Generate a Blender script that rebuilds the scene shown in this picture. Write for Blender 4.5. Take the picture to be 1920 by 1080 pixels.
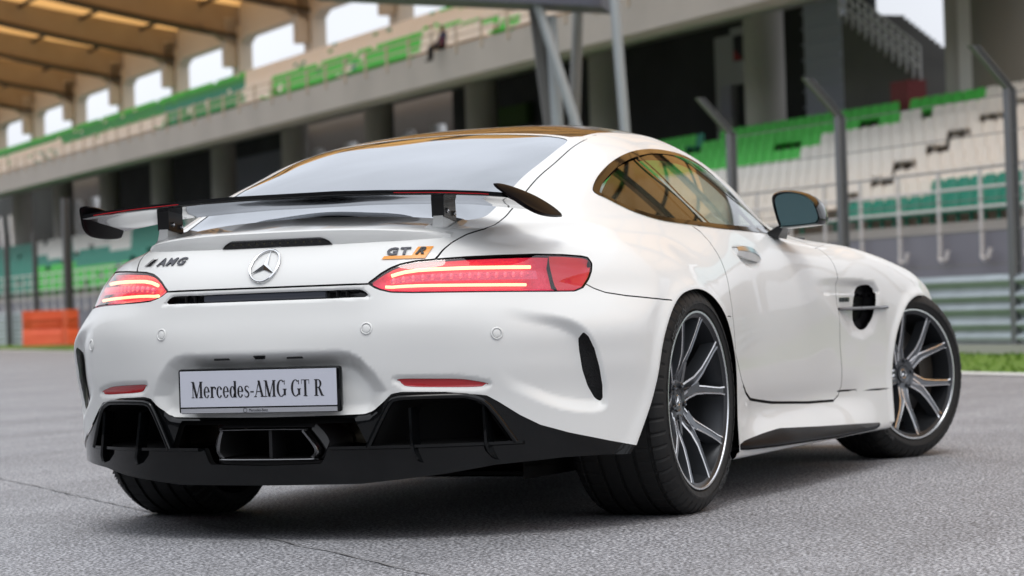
import bpy, bmesh, math, random
import numpy as np
from mathutils import Vector, Matrix
random.seed(7); RNG=np.random.RandomState(7)
scene=bpy.context.scene
for o in list(bpy.data.objects): bpy.data.objects.remove(o,do_unlink=True)
# ---------------------------------------------------------------- camera, sky, sun, exposure
CAMP=np.array([-7.38335028,-3.64352643,0.63656385]); YAW,PITCH,ROLL=[math.radians(v) for v in (23.9701274,0.5296345,-1.92347315)]
fw=np.array([math.cos(YAW)*math.cos(PITCH),math.sin(YAW)*math.cos(PITCH),math.sin(PITCH)])
r0=np.array([math.sin(YAW),-math.cos(YAW),0.]);u0=np.cross(r0,fw)
rt=math.cos(ROLL)*r0+math.sin(ROLL)*u0;up=-math.sin(ROLL)*r0+math.cos(ROLL)*u0
cam=bpy.data.cameras.new('camera');camo=bpy.data.objects.new('camera',cam);scene.collection.objects.link(camo);scene.camera=camo
M=Matrix([list(rt)+[CAMP[0]],list(up)+[CAMP[1]],list(-fw)+[CAMP[2]],[0,0,0,1]])
M=Matrix(((rt[0],up[0],-fw[0],CAMP[0]),(rt[1],up[1],-fw[1],CAMP[1]),(rt[2],up[2],-fw[2],CAMP[2]),(0,0,0,1)))
camo.matrix_world=M
cam.sensor_width=36;cam.lens=36*4786.26/1920;cam.clip_start=.1;cam.clip_end=3000
cam.dof.use_dof=True;cam.dof.focus_distance=7.05;cam.dof.aperture_fstop=4.6;cam.dof.aperture_blades=9
SUN_EL,SUN_AZ=math.radians(68),math.radians(205)
w=bpy.data.worlds.new('World');scene.world=w;w.use_nodes=True
nt=w.node_tree;bg=nt.nodes['Background']
sky=nt.nodes.new('ShaderNodeTexSky');sky.sky_type='NISHITA';sky.sun_disc=False;sky.sun_elevation=SUN_EL;sky.sun_rotation=math.radians(90)-SUN_AZ
sky.air_density=1.0;sky.dust_density=4.0;sky.ozone_density=1.0
hs=nt.nodes.new('ShaderNodeHueSaturation');hs.inputs['Saturation'].default_value=.22
nt.links.new(sky.outputs[0],hs.inputs['Color'])
# thin high cloud: soft brightness variation over the dome
tc=nt.nodes.new('ShaderNodeTexCoord');nz=nt.nodes.new('ShaderNodeTexNoise');nz.inputs['Scale'].default_value=2.2;nz.inputs['Detail'].default_value=4
cr=nt.nodes.new('ShaderNodeMapRange');cr.inputs['From Min'].default_value=.3;cr.inputs['From Max'].default_value=.7;cr.inputs['To Min'].default_value=.78;cr.inputs['To Max'].default_value=1.3
nt.links.new(tc.outputs['Generated'],nz.inputs['Vector']);nt.links.new(nz.outputs[0],cr.inputs['Value'])
cm=nt.nodes.new('ShaderNodeMix');cm.data_type='RGBA';cm.inputs[0].default_value=.72;cm.inputs[7].default_value=(9.6,10.0,10.8,1);nt.links.new(hs.outputs[0],cm.inputs[6])
mx=nt.nodes.new('ShaderNodeVectorMath');mx.operation='SCALE'
nt.links.new(cm.outputs[2],mx.inputs[0]);sx=nt.nodes.new('ShaderNodeSeparateXYZ');nt.links.new(tc.outputs['Generated'],sx.inputs[0])
zr=nt.nodes.new('ShaderNodeMapRange');zr.inputs['From Min'].default_value=0;zr.inputs['From Max'].default_value=1;zr.inputs['To Min'].default_value=1.08;zr.inputs['To Max'].default_value=1.5;nt.links.new(sx.outputs['Z'],zr.inputs['Value'])
zm=nt.nodes.new('ShaderNodeMath');zm.operation='MULTIPLY';nt.links.new(zr.outputs[0],zm.inputs[0]);nt.links.new(cr.outputs[0],zm.inputs[1]);nt.links.new(zm.outputs[0],mx.inputs['Scale']);nt.links.new(mx.outputs[0],bg.inputs['Color'])
bg.inputs['Strength'].default_value=.15
sl=bpy.data.lights.new('sun','SUN');sl.energy=1.2;sl.angle=math.radians(20);sl.color=(1,.97,.92)
so=bpy.data.objects.new('sun',sl);scene.collection.objects.link(so)
sd=Vector((math.cos(SUN_EL)*math.cos(SUN_AZ),math.cos(SUN_EL)*math.sin(SUN_AZ),math.sin(SUN_EL)))
so.rotation_euler=sd.to_track_quat('Z','Y').to_euler()
vs=scene.view_settings;scene.display_settings.display_device='sRGB';vs.view_transform='Standard';vs.look='None';vs.gamma=1;vs.exposure=-.5
try: vs.use_curve_mapping=False
except Exception: pass
scene.render.engine='CYCLES';scene.cycles.max_bounces=10;scene.cycles.transparent_max_bounces=16;scene.cycles.caustics_reflective=False;scene.cycles.caustics_refractive=False
# ---------------------------------------------------------------- helpers
COL=scene.collection
def mat(name,col,rough=.5,metal=0.,coat=0.,cr=.03,spec=.5,emit=None,es=0.,bump=None,noise=None,alpha=None,aniso=None):
    m=bpy.data.materials.new(name);m.use_nodes=True;n=m.node_tree;b=n.nodes['Principled BSDF']
    b.inputs['Base Color'].default_value=(*col,1);b.inputs['Roughness'].default_value=rough;b.inputs['Metallic'].default_value=metal
    b.inputs['Coat Weight'].default_value=coat;b.inputs['Coat Roughness'].default_value=cr;b.inputs['Specular IOR Level'].default_value=spec
    if emit: b.inputs['Emission Color'].default_value=(*emit,1);b.inputs['Emission Strength'].default_value=es
    if noise: # (scale, amount, second colour)
        t=n.nodes.new('ShaderNodeTexCoord');z=n.nodes.new('ShaderNodeTexNoise');z.inputs['Scale'].default_value=noise[0];z.inputs['Detail'].default_value=6
        mx=n.nodes.new('ShaderNodeMix');mx.data_type='RGBA';mx.inputs[6].default_value=(*col,1);mx.inputs[7].default_value=(*noise[2],1)
        r=n.nodes.new('ShaderNodeMapRange');r.inputs['From Min'].default_value=.35;r.inputs['From Max'].default_value=.65;r.inputs['To Max'].default_value=noise[1]
        n.links.new(t.outputs['Object'],z.inputs['Vector']);n.links.new(z.outputs[0],r.inputs['Value']);n.links.new(r.outputs[0],mx.inputs[0]);n.links.new(mx.outputs[2],b.inputs['Base Color'])
    if bump:
        t=n.nodes.new('ShaderNodeTexCoord');z=n.nodes.new('ShaderNodeTexNoise');z.inputs['Scale'].default_value=bump[0];z.inputs['Detail'].default_value=4
        bp=n.nodes.new('ShaderNodeBump');bp.inputs['Strength'].default_value=bump[1];bp.inputs['Distance'].default_value=bump[2]
        n.links.new(t.outputs['Object'],z.inputs['Vector']);n.links.new(z.outputs[0],bp.inputs['Height']);n.links.new(bp.outputs[0],b.inputs['Normal'])
    return m
def glass(name,tint,ior=1.5,rough=0.,gtint=(1,1,1)):
    m=bpy.data.materials.new(name);m.use_nodes=True;n=m.node_tree;n.nodes.clear()
    o=n.nodes.new('ShaderNodeOutputMaterial');mx=n.nodes.new('ShaderNodeMixShader');tr=n.nodes.new('ShaderNodeBsdfTransparent');gl=n.nodes.new('ShaderNodeBsdfGlossy');gm=n.nodes.new('ShaderNodeNewGeometry');dt=n.nodes.new('ShaderNodeVectorMath');dt.operation='DOT_PRODUCT';n.links.new(gm.outputs['Normal'],dt.inputs[0]);n.links.new(gm.outputs['Incoming'],dt.inputs[1])
    def mth(op,a,b_=None):
        q=n.nodes.new('ShaderNodeMath');q.operation=op
        for i_,v_ in enumerate((a,b_)):
            if v_ is None: continue
            if isinstance(v_,(int,float)): q.inputs[i_].default_value=v_
            else: n.links.new(v_,q.inputs[i_])
        return q.outputs[0]
    f0=((ior-1)/(ior+1))**2   # thin pane: the same reflectance from either side
    fo=mth('ADD',mth('MULTIPLY',mth('POWER',mth('SUBTRACT',1.,mth('ABSOLUTE',dt.outputs['Value'])),5.),1-f0),f0)
    tr.inputs[0].default_value=(*tint,1);gl.inputs['Roughness'].default_value=rough;gl.inputs[0].default_value=(*gtint,1)
    n.links.new(fo,mx.inputs[0]);n.links.new(tr.outputs[0],mx.inputs[1]);n.links.new(gl.outputs[0],mx.inputs[2]);n.links.new(mx.outputs[0],o.inputs[0])
    return m
def mk(name,V,F,m,parent=None,smooth=None,mi=None,N=None,label=None):
    me=bpy.data.meshes.new(name);me.from_pydata([tuple(map(float,v)) for v in V],[],[tuple(int(i) for i in f) for f in F])
    ms=m if isinstance(m,(list,tuple)) else [m]
    for q in ms: me.materials.append(q)
    if mi is not None: me.polygons.foreach_set('material_index',np.array(mi,dtype=np.int32))
    if N is not None:
        me.polygons.foreach_set('use_smooth',[True]*len(me.polygons));me.normals_split_custom_set_from_vertices([tuple(map(float,n)) for n in N])
    elif smooth is not None:
        me.polygons.foreach_set('use_smooth',[True]*len(me.polygons))
        if smooth<180: me.set_sharp_from_angle(angle=math.radians(smooth))
    me.update()
    o=bpy.data.objects.new(name,me);COL.objects.link(o)
    if parent: o.parent=parent
    if label: o['label']=label
    return o
def thing(name,label,cat,loc=(0,0,0),rz=0,group=None):
    o=bpy.data.objects.new(name,None);COL.objects.link(o);o.location=loc;o.rotation_euler=(0,0,rz);o.empty_display_size=.2
    tag(o,label,cat,group);return o
def tag(o,label=None,cat=None,group=None,kind=None):
    if label: o['label']=label
    if cat: o['category']=cat
    if group: o['group']=group
    if kind: o['kind']=kind
    return o
class MB:
    def __init__(s): s.V=[];s.F=[];s.I=[]
    def add(s,V,F,i=0):
        n=len(s.V);s.V+=[tuple(v) for v in V];s.F+=[tuple(k+n for k in f) for f in F];s.I+=[i]*len(F);return s
    def box(s,c,d,i=0,R=None):
        x,y,z=d[0]/2,d[1]/2,d[2]/2
        V=np.array([(-x,-y,-z),(x,-y,-z),(x,y,-z),(-x,y,-z),(-x,-y,z),(x,-y,z),(x,y,z),(-x,y,z)],float)
        if R is not None: V=V@np.array(R).T
        return s.add(V+np.array(c),[(0,3,2,1),(4,5,6,7),(0,1,5,4),(1,2,6,5),(2,3,7,6),(3,0,4,7)],i)
    def hexa(s,V,i=0): return s.add(V,[(0,3,2,1),(4,5,6,7),(0,1,5,4),(1,2,6,5),(2,3,7,6),(3,0,4,7)],i)
    def loft(s,R,closed=True,caps=(True,True),i=0):
        n=len(R[0]);V=[p for r in R for p in r];F=[]
        for a in range(len(R)-1):
            for k in range(n if closed else n-1):
                k2=(k+1)%n;F.append((a*n+k,a*n+k2,(a+1)*n+k2,(a+1)*n+k))
        if closed and caps[0]: F.append(tuple(range(n))[::-1])
        if closed and caps[1]: F.append(tuple((len(R)-1)*n+k for k in range(n)))
        return s.add(V,F,i)
    def tube(s,P,r,n=8,i=0,caps=True):
        P=[np.array(p,float) for p in P];R=[];rr=r if hasattr(r,'__len__') else [r]*len(P)
        prev=None
        for k,p in enumerate(P):
            t=P[min(k+1,len(P)-1)]-P[max(k-1,0)];t/=np.linalg.norm(t)+1e-9
            a=np.array([0,0,1.]) if abs(t[2])<.9 else np.array([1.,0,0])
            if prev is not None: a=prev
            b=np.cross(t,a);b/=np.linalg.norm(b);a=np.cross(b,t);prev=a
            R.append([p+rr[k]*(math.cos(2*math.pi*j/n)*b+math.sin(2*math.pi*j/n)*a) for j in range(n)])
        return s.loft(R,True,(caps,caps),i)
    def make(s,name,m,parent=None,smooth=None,label=None): return mk(name,s.V,s.F,m,parent,smooth,s.I,label=label)
def lathe(prof,n=96,axis='y',a0=0,a1=2*math.pi):
    """profile of (axial, radius) pairs"""
    V=[];F=[];full=abs(a1-a0-2*math.pi)<1e-6;m=n if full else n+1
    for k in range(m):
        t=a0+(a1-a0)*k/n
        for (u,r) in prof: V.append((r*math.cos(t),u,r*math.sin(t)) if axis=='y' else (r*math.cos(t),r*math.sin(t),u))
    p=len(prof)
    for k in range(n):
        k2=(k+1)%m
        for j in range(p-1): F.append((k*p+j,k2*p+j,k2*p+j+1,k*p+j+1))
    return V,F
def rbox(c,d,b=.01,seg=2,R=None):
    bm=bmesh.new();bmesh.ops.create_cube(bm,size=1)
    for v in bm.verts: v.co=Vector((v.co.x*d[0],v.co.y*d[1],v.co.z*d[2]))
    bmesh.ops.bevel(bm,geom=bm.edges[:],offset=b,segments=seg,profile=.5,affect='EDGES')
    bm.verts.index_update();V=np.array([v.co[:] for v in bm.verts]);F=[tuple(v.index for v in f.verts) for f in bm.faces];bm.free()
    if R is not None: V=V@np.array(R).T
    return V+np.array(c),F
def prism(poly,axis,lo,hi):
    """extrude a 2-D polygon; axis is the extrusion axis"""
    def P(u,v,w): return {'x':(w,u,v),'y':(u,w,v),'z':(u,v,w)}[axis]
    n=len(poly);V=[P(u,v,lo) for u,v in poly]+[P(u,v,hi) for u,v in poly]
    return V,[tuple(range(n))[::-1],tuple(range(n,2*n))]+[(k,(k+1)%n,n+(k+1)%n,n+k) for k in range(n)]
_tc={}
def text_mesh(txt,size=1.,ext=.02,shear=0.,space=1.,bold=0.):
    c=bpy.data.curves.new('lettering','FONT');c.body=txt;c.size=size;c.extrude=ext;c.shear=shear;c.space_character=space;c.offset=bold;c.resolution_u=3
    o=bpy.data.objects.new('lettering',c);COL.objects.link(o);dg=bpy.context.evaluated_depsgraph_get();dg.update()
    me=bpy.data.meshes.new_from_object(o.evaluated_get(dg));V=np.array([v.co[:] for v in me.vertices]).reshape(-1,3);F=[tuple(p.vertices) for p in me.polygons]
    bpy.data.objects.remove(o,do_unlink=True);bpy.data.curves.remove(c);bpy.data.meshes.remove(me)
    return V,F

SKIN_H=.009
# ---------------------------------------------------------------- numeric car skin
# cross sections of the coupe: x station -> (half width, height) from sill to roof centre
ZC = 0.55
SECT = {
-1.05:[(.80,.10),(.81,.25),(.825,.4),(.83,.55),(.82,.65),(.775,.75),(.68,.81),(.5,.85),(.3,.868),(0,.875)],
-.8:[(.875,.10),(.885,.3),(.895,.5),(.89,.62),(.86,.72),(.79,.80),(.67,.845),(.56,.862),(.46,.878),(.3,.893),(0,.902)],
-.6:[(.92,.10),(.935,.3),(.945,.5),(.94,.62),(.91,.72),(.85,.80),(.74,.850),(.62,.872),(.52,.892),(.42,.914),(.25,.937),(0,.947)],
-.4:[(.95,.10),(.965,.3),(.975,.5),(.97,.62),(.945,.72),(.885,.80),(.79,.862),(.68,.902),(.60,.934),(.52,.965),(.42,.990),(.25,1.012),(0,1.020)],
-.2:[(.97,.10),(.985,.3),(.99,.5),(.985,.63),(.955,.73),(.89,.81),(.80,.87),(.72,.925),(.655,.977),(.557,1.031),(.4,1.07),(.2,1.09),(0,1.096)],
0.:[(.975,.10),(.99,.3),(.997,.5),(.99,.64),(.955,.74),(.89,.81),(.815,.87),(.76,.925),(.705,.99),(.63,1.055),(.512,1.105),(.3,1.142),(0,1.157)],
.2:[(.965,.10),(.98,.3),(.987,.5),(.98,.64),(.945,.73),(.885,.80),(.82,.87),(.785,.92),(.73,.99),(.673,1.072),(.592,1.133),(.41,1.185),(.2,1.203),(0,1.209)],
.4:[(.95,.10),(.955,.3),(.962,.5),(.955,.64),(.93,.73),(.885,.80),(.83,.87),(.80,.92),(.745,.99),(.695,1.07),(.617,1.15),(.51,1.202),(.3,1.236),(0,1.248)],
.7:[(.957,.10),(.93,.2),(.897,.27),(.916,.34),(.927,.5),(.925,.64),(.91,.74),(.88,.81),(.835,.88),(.805,.92),(.75,.99),(.69,1.07),(.62,1.145),(.535,1.208),(.35,1.258),(0,1.278)],
1.0:[(.957,.10),(.925,.2),(.892,.27),(.908,.34),(.92,.5),(.92,.64),(.908,.74),(.88,.81),(.84,.87),(.805,.915),(.75,.99),(.69,1.07),(.62,1.145),(.53,1.205),(.35,1.264),(0,1.287)],
1.3:[(.957,.10),(.925,.2),(.89,.27),(.905,.34),(.918,.5),(.922,.64),(.91,.74),(.885,.81),(.835,.857),(.785,.897),(.72,.975),(.66,1.052),(.585,1.118),(.49,1.172),(.3,1.23),(0,1.257)],
1.6:[(.957,.10),(.925,.2),(.89,.27),(.90,.34),(.915,.5),(.925,.64),(.92,.74),(.885,.81),(.83,.85),(.745,.88),(.675,.93),(.60,.995),(.52,1.042),(.35,1.095),(0,1.13)],
1.85:[(.957,.10),(.93,.2),(.902,.27),(.915,.34),(.92,.5),(.932,.64),(.925,.74),(.89,.805),(.84,.84),(.755,.865),(.675,.893),(.6,.92),(.4,.975),(0,1.01)],
2.05:[(.955,.10),(.935,.25),(.93,.34),(.94,.5),(.948,.64),(.94,.74),(.908,.808),(.845,.845),(.74,.862),(.6,.875),(.4,.905),(0,.935)],
2.3:[(.96,.10),(.958,.3),(.965,.5),(.967,.63),(.952,.73),(.916,.795),(.845,.828),(.74,.838),(.6,.845),(.4,.875),(0,.905)],
2.6:[(.96,.10),(.965,.3),(.972,.5),(.972,.61),(.952,.71),(.91,.765),(.84,.797),(.74,.80),(.6,.812),(.4,.84),(0,.87)],
2.9:[(.95,.10),(.955,.3),(.957,.5),(.953,.59),(.93,.68),(.885,.735),(.82,.762),(.7,.77),(.5,.785),(0,.82)],
3.2:[(.92,.10),(.925,.3),(.92,.5),(.905,.58),(.87,.65),(.8,.695),(.6,.72),(.35,.735),(0,.75)],
3.5:[(.84,.10),(.85,.3),(.84,.48),(.81,.55),(.73,.6),(.5,.63),(0,.65)],
3.8:[(.72,.10),(.73,.3),(.7,.46),(.65,.5),(.5,.52),(0,.54)],
}
REAR_A=[0,.2,.35,.5,.65,.8,.9,1.05]
REAR={ # z -> x of the tail surface at those half widths
.20:[-.985,-.975,-.95,-.90,-.81,-.68,-.54,-.25],
.40:[-.992,-.982,-.955,-.905,-.82,-.70,-.555,-.27],
.50:[-.997,-.988,-.968,-.918,-.836,-.72,-.58,-.3],
.60:[-.987,-.983,-.968,-.925,-.840,-.715,-.575,-.3],
.65:[-.975,-.97,-.956,-.912,-.825,-.67,-.52,-.2],
.70:[-.962,-.958,-.943,-.885,-.79,-.61,-.45,-.1],
.74:[-.950,-.946,-.93,-.87,-.765,-.58,-.41,-.05],
.79:[-.920,-.915,-.90,-.84,-.72,-.51,-.335,0],
.835:[-.878,-.873,-.86,-.80,-.645,-.415,-.24,.1],
.87:[-.848,-.843,-.826,-.74,-.48,-.25,-.1,.2],
.90:[-.850,-.845,-.828,-.74,-.46,-.22,-.05,.2],
1.1:[-.9,-.9,-.88,-.8,-.6,-.4,-.2,.1],
}
def sstep(e0,e1,x):
    t=np.clip((x-e0)/(e1-e0),0,1);return t*t*(3-2*t)
def pchip(x,y,xi):
    x=np.asarray(x,float);y=np.asarray(y,float);h=np.diff(x);d=np.diff(y)/h
    m=np.zeros_like(y);m[0]=d[0];m[-1]=d[-1]
    for i in range(1,len(x)-1):
        # finite-difference (Catmull-like) slope, limited
        s=(d[i-1]*h[i]+d[i]*h[i-1])/(h[i]+h[i-1])
        if d[i-1]*d[i]<=0: s*=.5
        m[i]=s
    xi=np.clip(xi,x[0],x[-1]);k=np.clip(np.searchsorted(x,xi)-1,0,len(x)-2)
    t=(xi-x[k])/h[k]
    return (2*t**3-3*t**2+1)*y[k]+(t**3-2*t**2+t)*h[k]*m[k]+(-2*t**3+3*t**2)*y[k+1]+(t**3-t**2)*h[k]*m[k+1]
def blur(A,s,ax):
    n=int(3*s+1);k=np.exp(-.5*(np.arange(-n,n+1)/s)**2);k/=k.sum()
    pad=[(0,0)]*A.ndim;pad[ax]=(n,n);B=np.pad(A,pad,mode='reflect',reflect_type='odd');out=np.zeros_like(A)
    for i,w in enumerate(k):
        sl=[slice(None)]*A.ndim;sl[ax]=slice(i,i+A.shape[ax]);out+=w*B[tuple(sl)]
    return out
class Tab:
    def __init__(s,A,x0,dx,y0,dy): s.A=A;s.x0=x0;s.dx=dx;s.y0=y0;s.dy=dy
    def __call__(s,x,y,cubic=True):
        nx,ny=s.A.shape
        u=np.clip((x-s.x0)/s.dx,1,nx-3.001);v=np.clip((y-s.y0)/s.dy,1,ny-3.001)
        i=u.astype(int);j=v.astype(int);fu=u-i;fv=v-j
        if not cubic:
            A=s.A
            return (A[i,j]*(1-fu)+A[i+1,j]*fu)*(1-fv)+(A[i,j+1]*(1-fu)+A[i+1,j+1]*fu)*fv
        def w(t): return ((1-t)**3/6,(3*t**3-6*t*t+4)/6,(-3*t**3+3*t*t+3*t+1)/6,t**3/6)
        wu=w(fu);wv=w(fv);o=0
        for a in range(4):
            r=0
            for b in range(4): r=r+wv[b]*s.A[i+a-1,j+b-1]
            o=o+wu[a]*r
        return o
def make_tables():
    ph=np.radians(np.arange(-40,91,1.));xs=np.array(sorted(SECT));R=[]
    for x in xs:
        p=np.array(SECT[x]);an=np.arctan2(p[:,1]-ZC,p[:,0]);rr=np.hypot(p[:,0],p[:,1]-ZC)
        # mirror at the top for a level crown
        an2=np.r_[an,np.pi-an[-2]];rr2=np.r_[rr,rr[-2]]
        R.append(pchip(an2,rr2,ph))
    R=np.array(R);gx=np.arange(-1.2,3.9,.02)
    T=np.stack([pchip(xs,R[:,k],gx) for k in range(len(ph))],1)
    wt=sstep(52,66,np.degrees(ph))[None,:]
    T=blur(T,2.2,0)*(1-wt)+blur(T,3.6,0)*wt
    Tm=np.concatenate([T,T[:,-2:-22:-1]],1);wm=np.concatenate([wt,wt[:,-2:-22:-1]],1);T=blur(Tm,1.3,1)*(1-wm)+blur(Tm,3.0,1)*wm
    sec=Tab(T,gx[0],.02,ph[0],np.radians(1.))
    zs=np.array(sorted(REAR));ga=np.arange(-.2,1.3,.02);gz=np.arange(.05,1.2,.01)
    Q=np.stack([pchip(REAR_A,REAR[z],np.abs(ga)) for z in zs]);Q=np.stack([pchip(zs,Q[:,k],gz) for k in range(len(ga))],0)
    Q=blur(Q,2.5,0);Q=blur(Q,.9,1)
    return sec,Tab(Q,ga[0],.02,gz[0],.01)
SEC,RTAB=make_tables()
def smax(a,b,k):
    h=np.clip(.5+.5*(a-b)/k,0,1);return a*h+b*(1-h)+k*h*(1-h)
def smin(a,b,k): return -smax(-a,-b,k)
def sdpoly(px,py,poly):
    """signed distance (negative inside) to a closed polygon"""
    poly=np.asarray(poly,float);d=np.full(px.shape,1e9);s=np.ones(px.shape)
    n=len(poly)
    for i in range(n):
        ax,ay=poly[i];bx,by=poly[i-1];ex,ey=bx-ax,by-ay;wx,wy=px-ax,py-ay
        t=np.clip((wx*ex+wy*ey)/(ex*ex+ey*ey+1e-18),0,1)
        d=np.minimum(d,(wx-ex*t)**2+(wy-ey*t)**2)
        c1=py>=ay;c2=py<by;c3=ex*wy>ey*wx
        fl=(c1&c2&c3)|(~c1&~c2&~c3);s=np.where(fl,-s,s)
    return s*np.sqrt(d)
def sdline(px,py,pts):
    d=np.full(px.shape,1e9)
    for i in range(len(pts)-1):
        ax,ay=pts[i];bx,by=pts[i+1];ex,ey=bx-ax,by-ay;wx,wy=px-ax,py-ay
        t=np.clip((wx*ex+wy*ey)/(ex*ex+ey*ey+1e-18),0,1)
        d=np.minimum(d,(wx-ex*t)**2+(wy-ey*t)**2)
    return np.sqrt(d)
def smooth_poly(pts,n=6,closed=True):
    """centripetal-ish Catmull-Rom through pts"""
    P=np.asarray(pts,float);m=len(P);out=[]
    rng=range(m) if closed else range(m-1)
    for i in rng:
        if closed: p0,p1,p2,p3=P[i-1],P[i],P[(i+1)%m],P[(i+2)%m]
        else: p0=P[max(i-1,0)];p1=P[i];p2=P[i+1];p3=P[min(i+2,m-1)]
        for k in range(n):
            t=k/n
            out.append(.5*((2*p1)+(-p0+p2)*t+(2*p0-5*p1+4*p2-p3)*t*t+(-p0+3*p1-3*p2+p3)*t**3))
    if not closed: out.append(P[-1])
    return np.array(out)
SCULPT=[]   # functions (x,a,z)-> inward displacement in metres
def base_field(x,a,z,cubic=True):
    rr=np.hypot(a,z-ZC);an=np.arctan2(z-ZC,a)
    f=rr-SEC(x,np.clip(an,math.radians(-38),None),cubic)
    # account for slope along the car so the field stays distance-like
    fr=RTAB(a,z,cubic)-x
    kk=.05-.022*sstep(.835,.875,z)*sstep(.62,.46,a)
    f=smax(f,fr,kk)
    nose=3.57-.55*(a/1.0)**2.6-.35*np.clip(z-.45,0,1)**1.3
    f=smax(f,x-nose,.12)
    f=smax(f,(.135-z),.03)
    return f
def field(x,y,z,cubic=True,sculpt=True):
    a=np.abs(y);f=base_field(x,a,z,cubic)
    if sculpt:
        for g,(x0,x1,a0,z0,z1) in SCULPT:
            m=(x>x0)&(x<x1)&(a>a0)&(z>z0)&(z<z1)
            if m.any(): f[m]+=g(x[m],a[m],z[m])
    return f
def grad(P,e=.0015,**k):
    x,y,z=P.T
    gx=(field(x+e,y,z,**k)-field(x-e,y,z,**k));gy=(field(x,y+e,z,**k)-field(x,y-e,z,**k));gz=(field(x,y,z+e,**k)-field(x,y,z-e,**k))
    return np.stack([gx,gy,gz],1)/(2*e)
def project(P,it=5,**k):
    P=P.copy()
    for _ in range(it):
        f=field(*P.T,**k);g=grad(P,**k);n2=(g*g).sum(1)+1e-9
        st=np.clip(f/n2,-.02/np.sqrt(n2),.02/np.sqrt(n2));P-=g*st[:,None]
    return P
def surface(h=.0125):
    gx=np.arange(-1.04,3.66,h);gy=(np.arange(0,int(1.05/h)+2)-.5)*h;gz=np.arange(.09,1.33,h)
    X,Y,Z=np.meshgrid(gx,gy,gz,indexing='ij')
    X=X.ravel();Y=Y.ravel();Z=Z.ravel()
    V=field(X,Y,Z,cubic=False,sculpt=False);m=np.abs(V)<.1;V[m]=field(X[m],Y[m],Z[m],cubic=False)
    V=V.reshape(len(gx),len(gy),len(gz))
    S=V<0
    nx,ny,nz=V.shape
    c=np.zeros((nx-1,ny-1,nz-1),int)
    for i in (0,1):
        for j in (0,1):
            for k in (0,1): c+=S[i:nx-1+i,j:ny-1+j,k:nz-1+k]
    act=(c>0)&(c<8);idx=-np.ones(act.shape,int);idx[act]=np.arange(act.sum())
    ci=np.argwhere(act);P=np.stack([gx[ci[:,0]]+h/2,gy[ci[:,1]]+h/2,gz[ci[:,2]]+h/2],1)
    # average of the edge crossings
    acc=np.zeros_like(P);cnt=np.zeros(len(P))
    for (o1,o2) in [((a,b,0),(a,b,1)) for a in (0,1) for b in (0,1)]+[((a,0,b),(a,1,b)) for a in (0,1) for b in (0,1)]+[((0,a,b),(1,a,b)) for a in (0,1) for b in (0,1)]:
        v1=V[ci[:,0]+o1[0],ci[:,1]+o1[1],ci[:,2]+o1[2]];v2=V[ci[:,0]+o2[0],ci[:,1]+o2[1],ci[:,2]+o2[2]]
        m=(v1<0)!=(v2<0);t=np.where(m,v1/(v1-v2+1e-12),0)
        q=np.array(o1)+t[:,None]*(np.array(o2)-np.array(o1));acc+=np.where(m[:,None],q,0);cnt+=m
    P=P-h/2+h*acc/cnt[:,None]
    mid=ci[:,1]==0;P[mid,1]=0
    F=[]
    def quads(M,off,ax1,ax2,flip):
        e=np.argwhere(M)
        for s in (False,True):
            pass
        return e
    # x edges
    for ax in range(3):
        A=S[1:] if ax==0 else (S[:,1:] if ax==1 else S[:,:,1:])
        B=S[:-1] if ax==0 else (S[:,:-1] if ax==1 else S[:,:,:-1])
        e=np.argwhere(A!=B);b=B[e[:,0],e[:,1],e[:,2]]
        o=[q for q in range(3) if q!=ax];cells=[]
        for (d1,d2) in ((-1,-1),(0,-1),(0,0),(-1,0)):
            q=e.copy();q[:,o[0]]+=d1;q[:,o[1]]+=d2;cells.append(q)
        ok=np.ones(len(e),bool)
        for q in cells:
            ok&=(q>=0).all(1)&(q[:,0]<nx-1)&(q[:,1]<ny-1)&(q[:,2]<nz-1)
        ids=np.stack([np.where(ok,idx[np.clip(q[:,0],0,nx-2),np.clip(q[:,1],0,ny-2),np.clip(q[:,2],0,nz-2)],-1) for q in cells],1)
        ids=ids[ok];bb=b[ok]
        if ax==1: bb=~bb
        F.append(np.where(bb[:,None],ids,ids[:,::-1]))
    F=np.concatenate(F)
    P=project(P,5);P[mid,1]=0
    # relax a little on the surface for even quads
    for _ in range(2):
        s=np.zeros_like(P);n=np.zeros(len(P))
        for k in range(4):
            np.add.at(s,F[:,k],P[F[:,(k+1)%4]]);np.add.at(n,F[:,k],1)
            np.add.at(s,F[:,k],P[F[:,(k+3)%4]]);np.add.at(n,F[:,k],1)
        P=P*.5+.5*s/n[:,None];P=project(P,2);P[mid,1]=0
    return P,F
def march(C,D,tmax=14,n=500):
    """first hit of rays with the skin (both sides)"""
    D=D/np.linalg.norm(D,axis=1)[:,None];out=np.full((len(D),3),np.nan);act=np.ones(len(D),bool)
    t=np.full(len(D),4.5)
    prev=field(*(C+D*t[:,None]).T)
    for i in range(n*2):
        t2=t+.01;v=field(*(C+D*t2[:,None]).T);hit=act&(v<0)
        if hit.any():
            lo=t[hit].copy();hi=t2[hit].copy()
            for _ in range(12):
                m=(lo+hi)/2;vm=field(*(C+D[hit]*m[:,None]).T);lo=np.where(vm>=0,m,lo);hi=np.where(vm<0,m,hi)
            out[hit]=C+D[hit]*lo[:,None];act&=~hit
        t=t2
        if not act.any(): break
    return out
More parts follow.
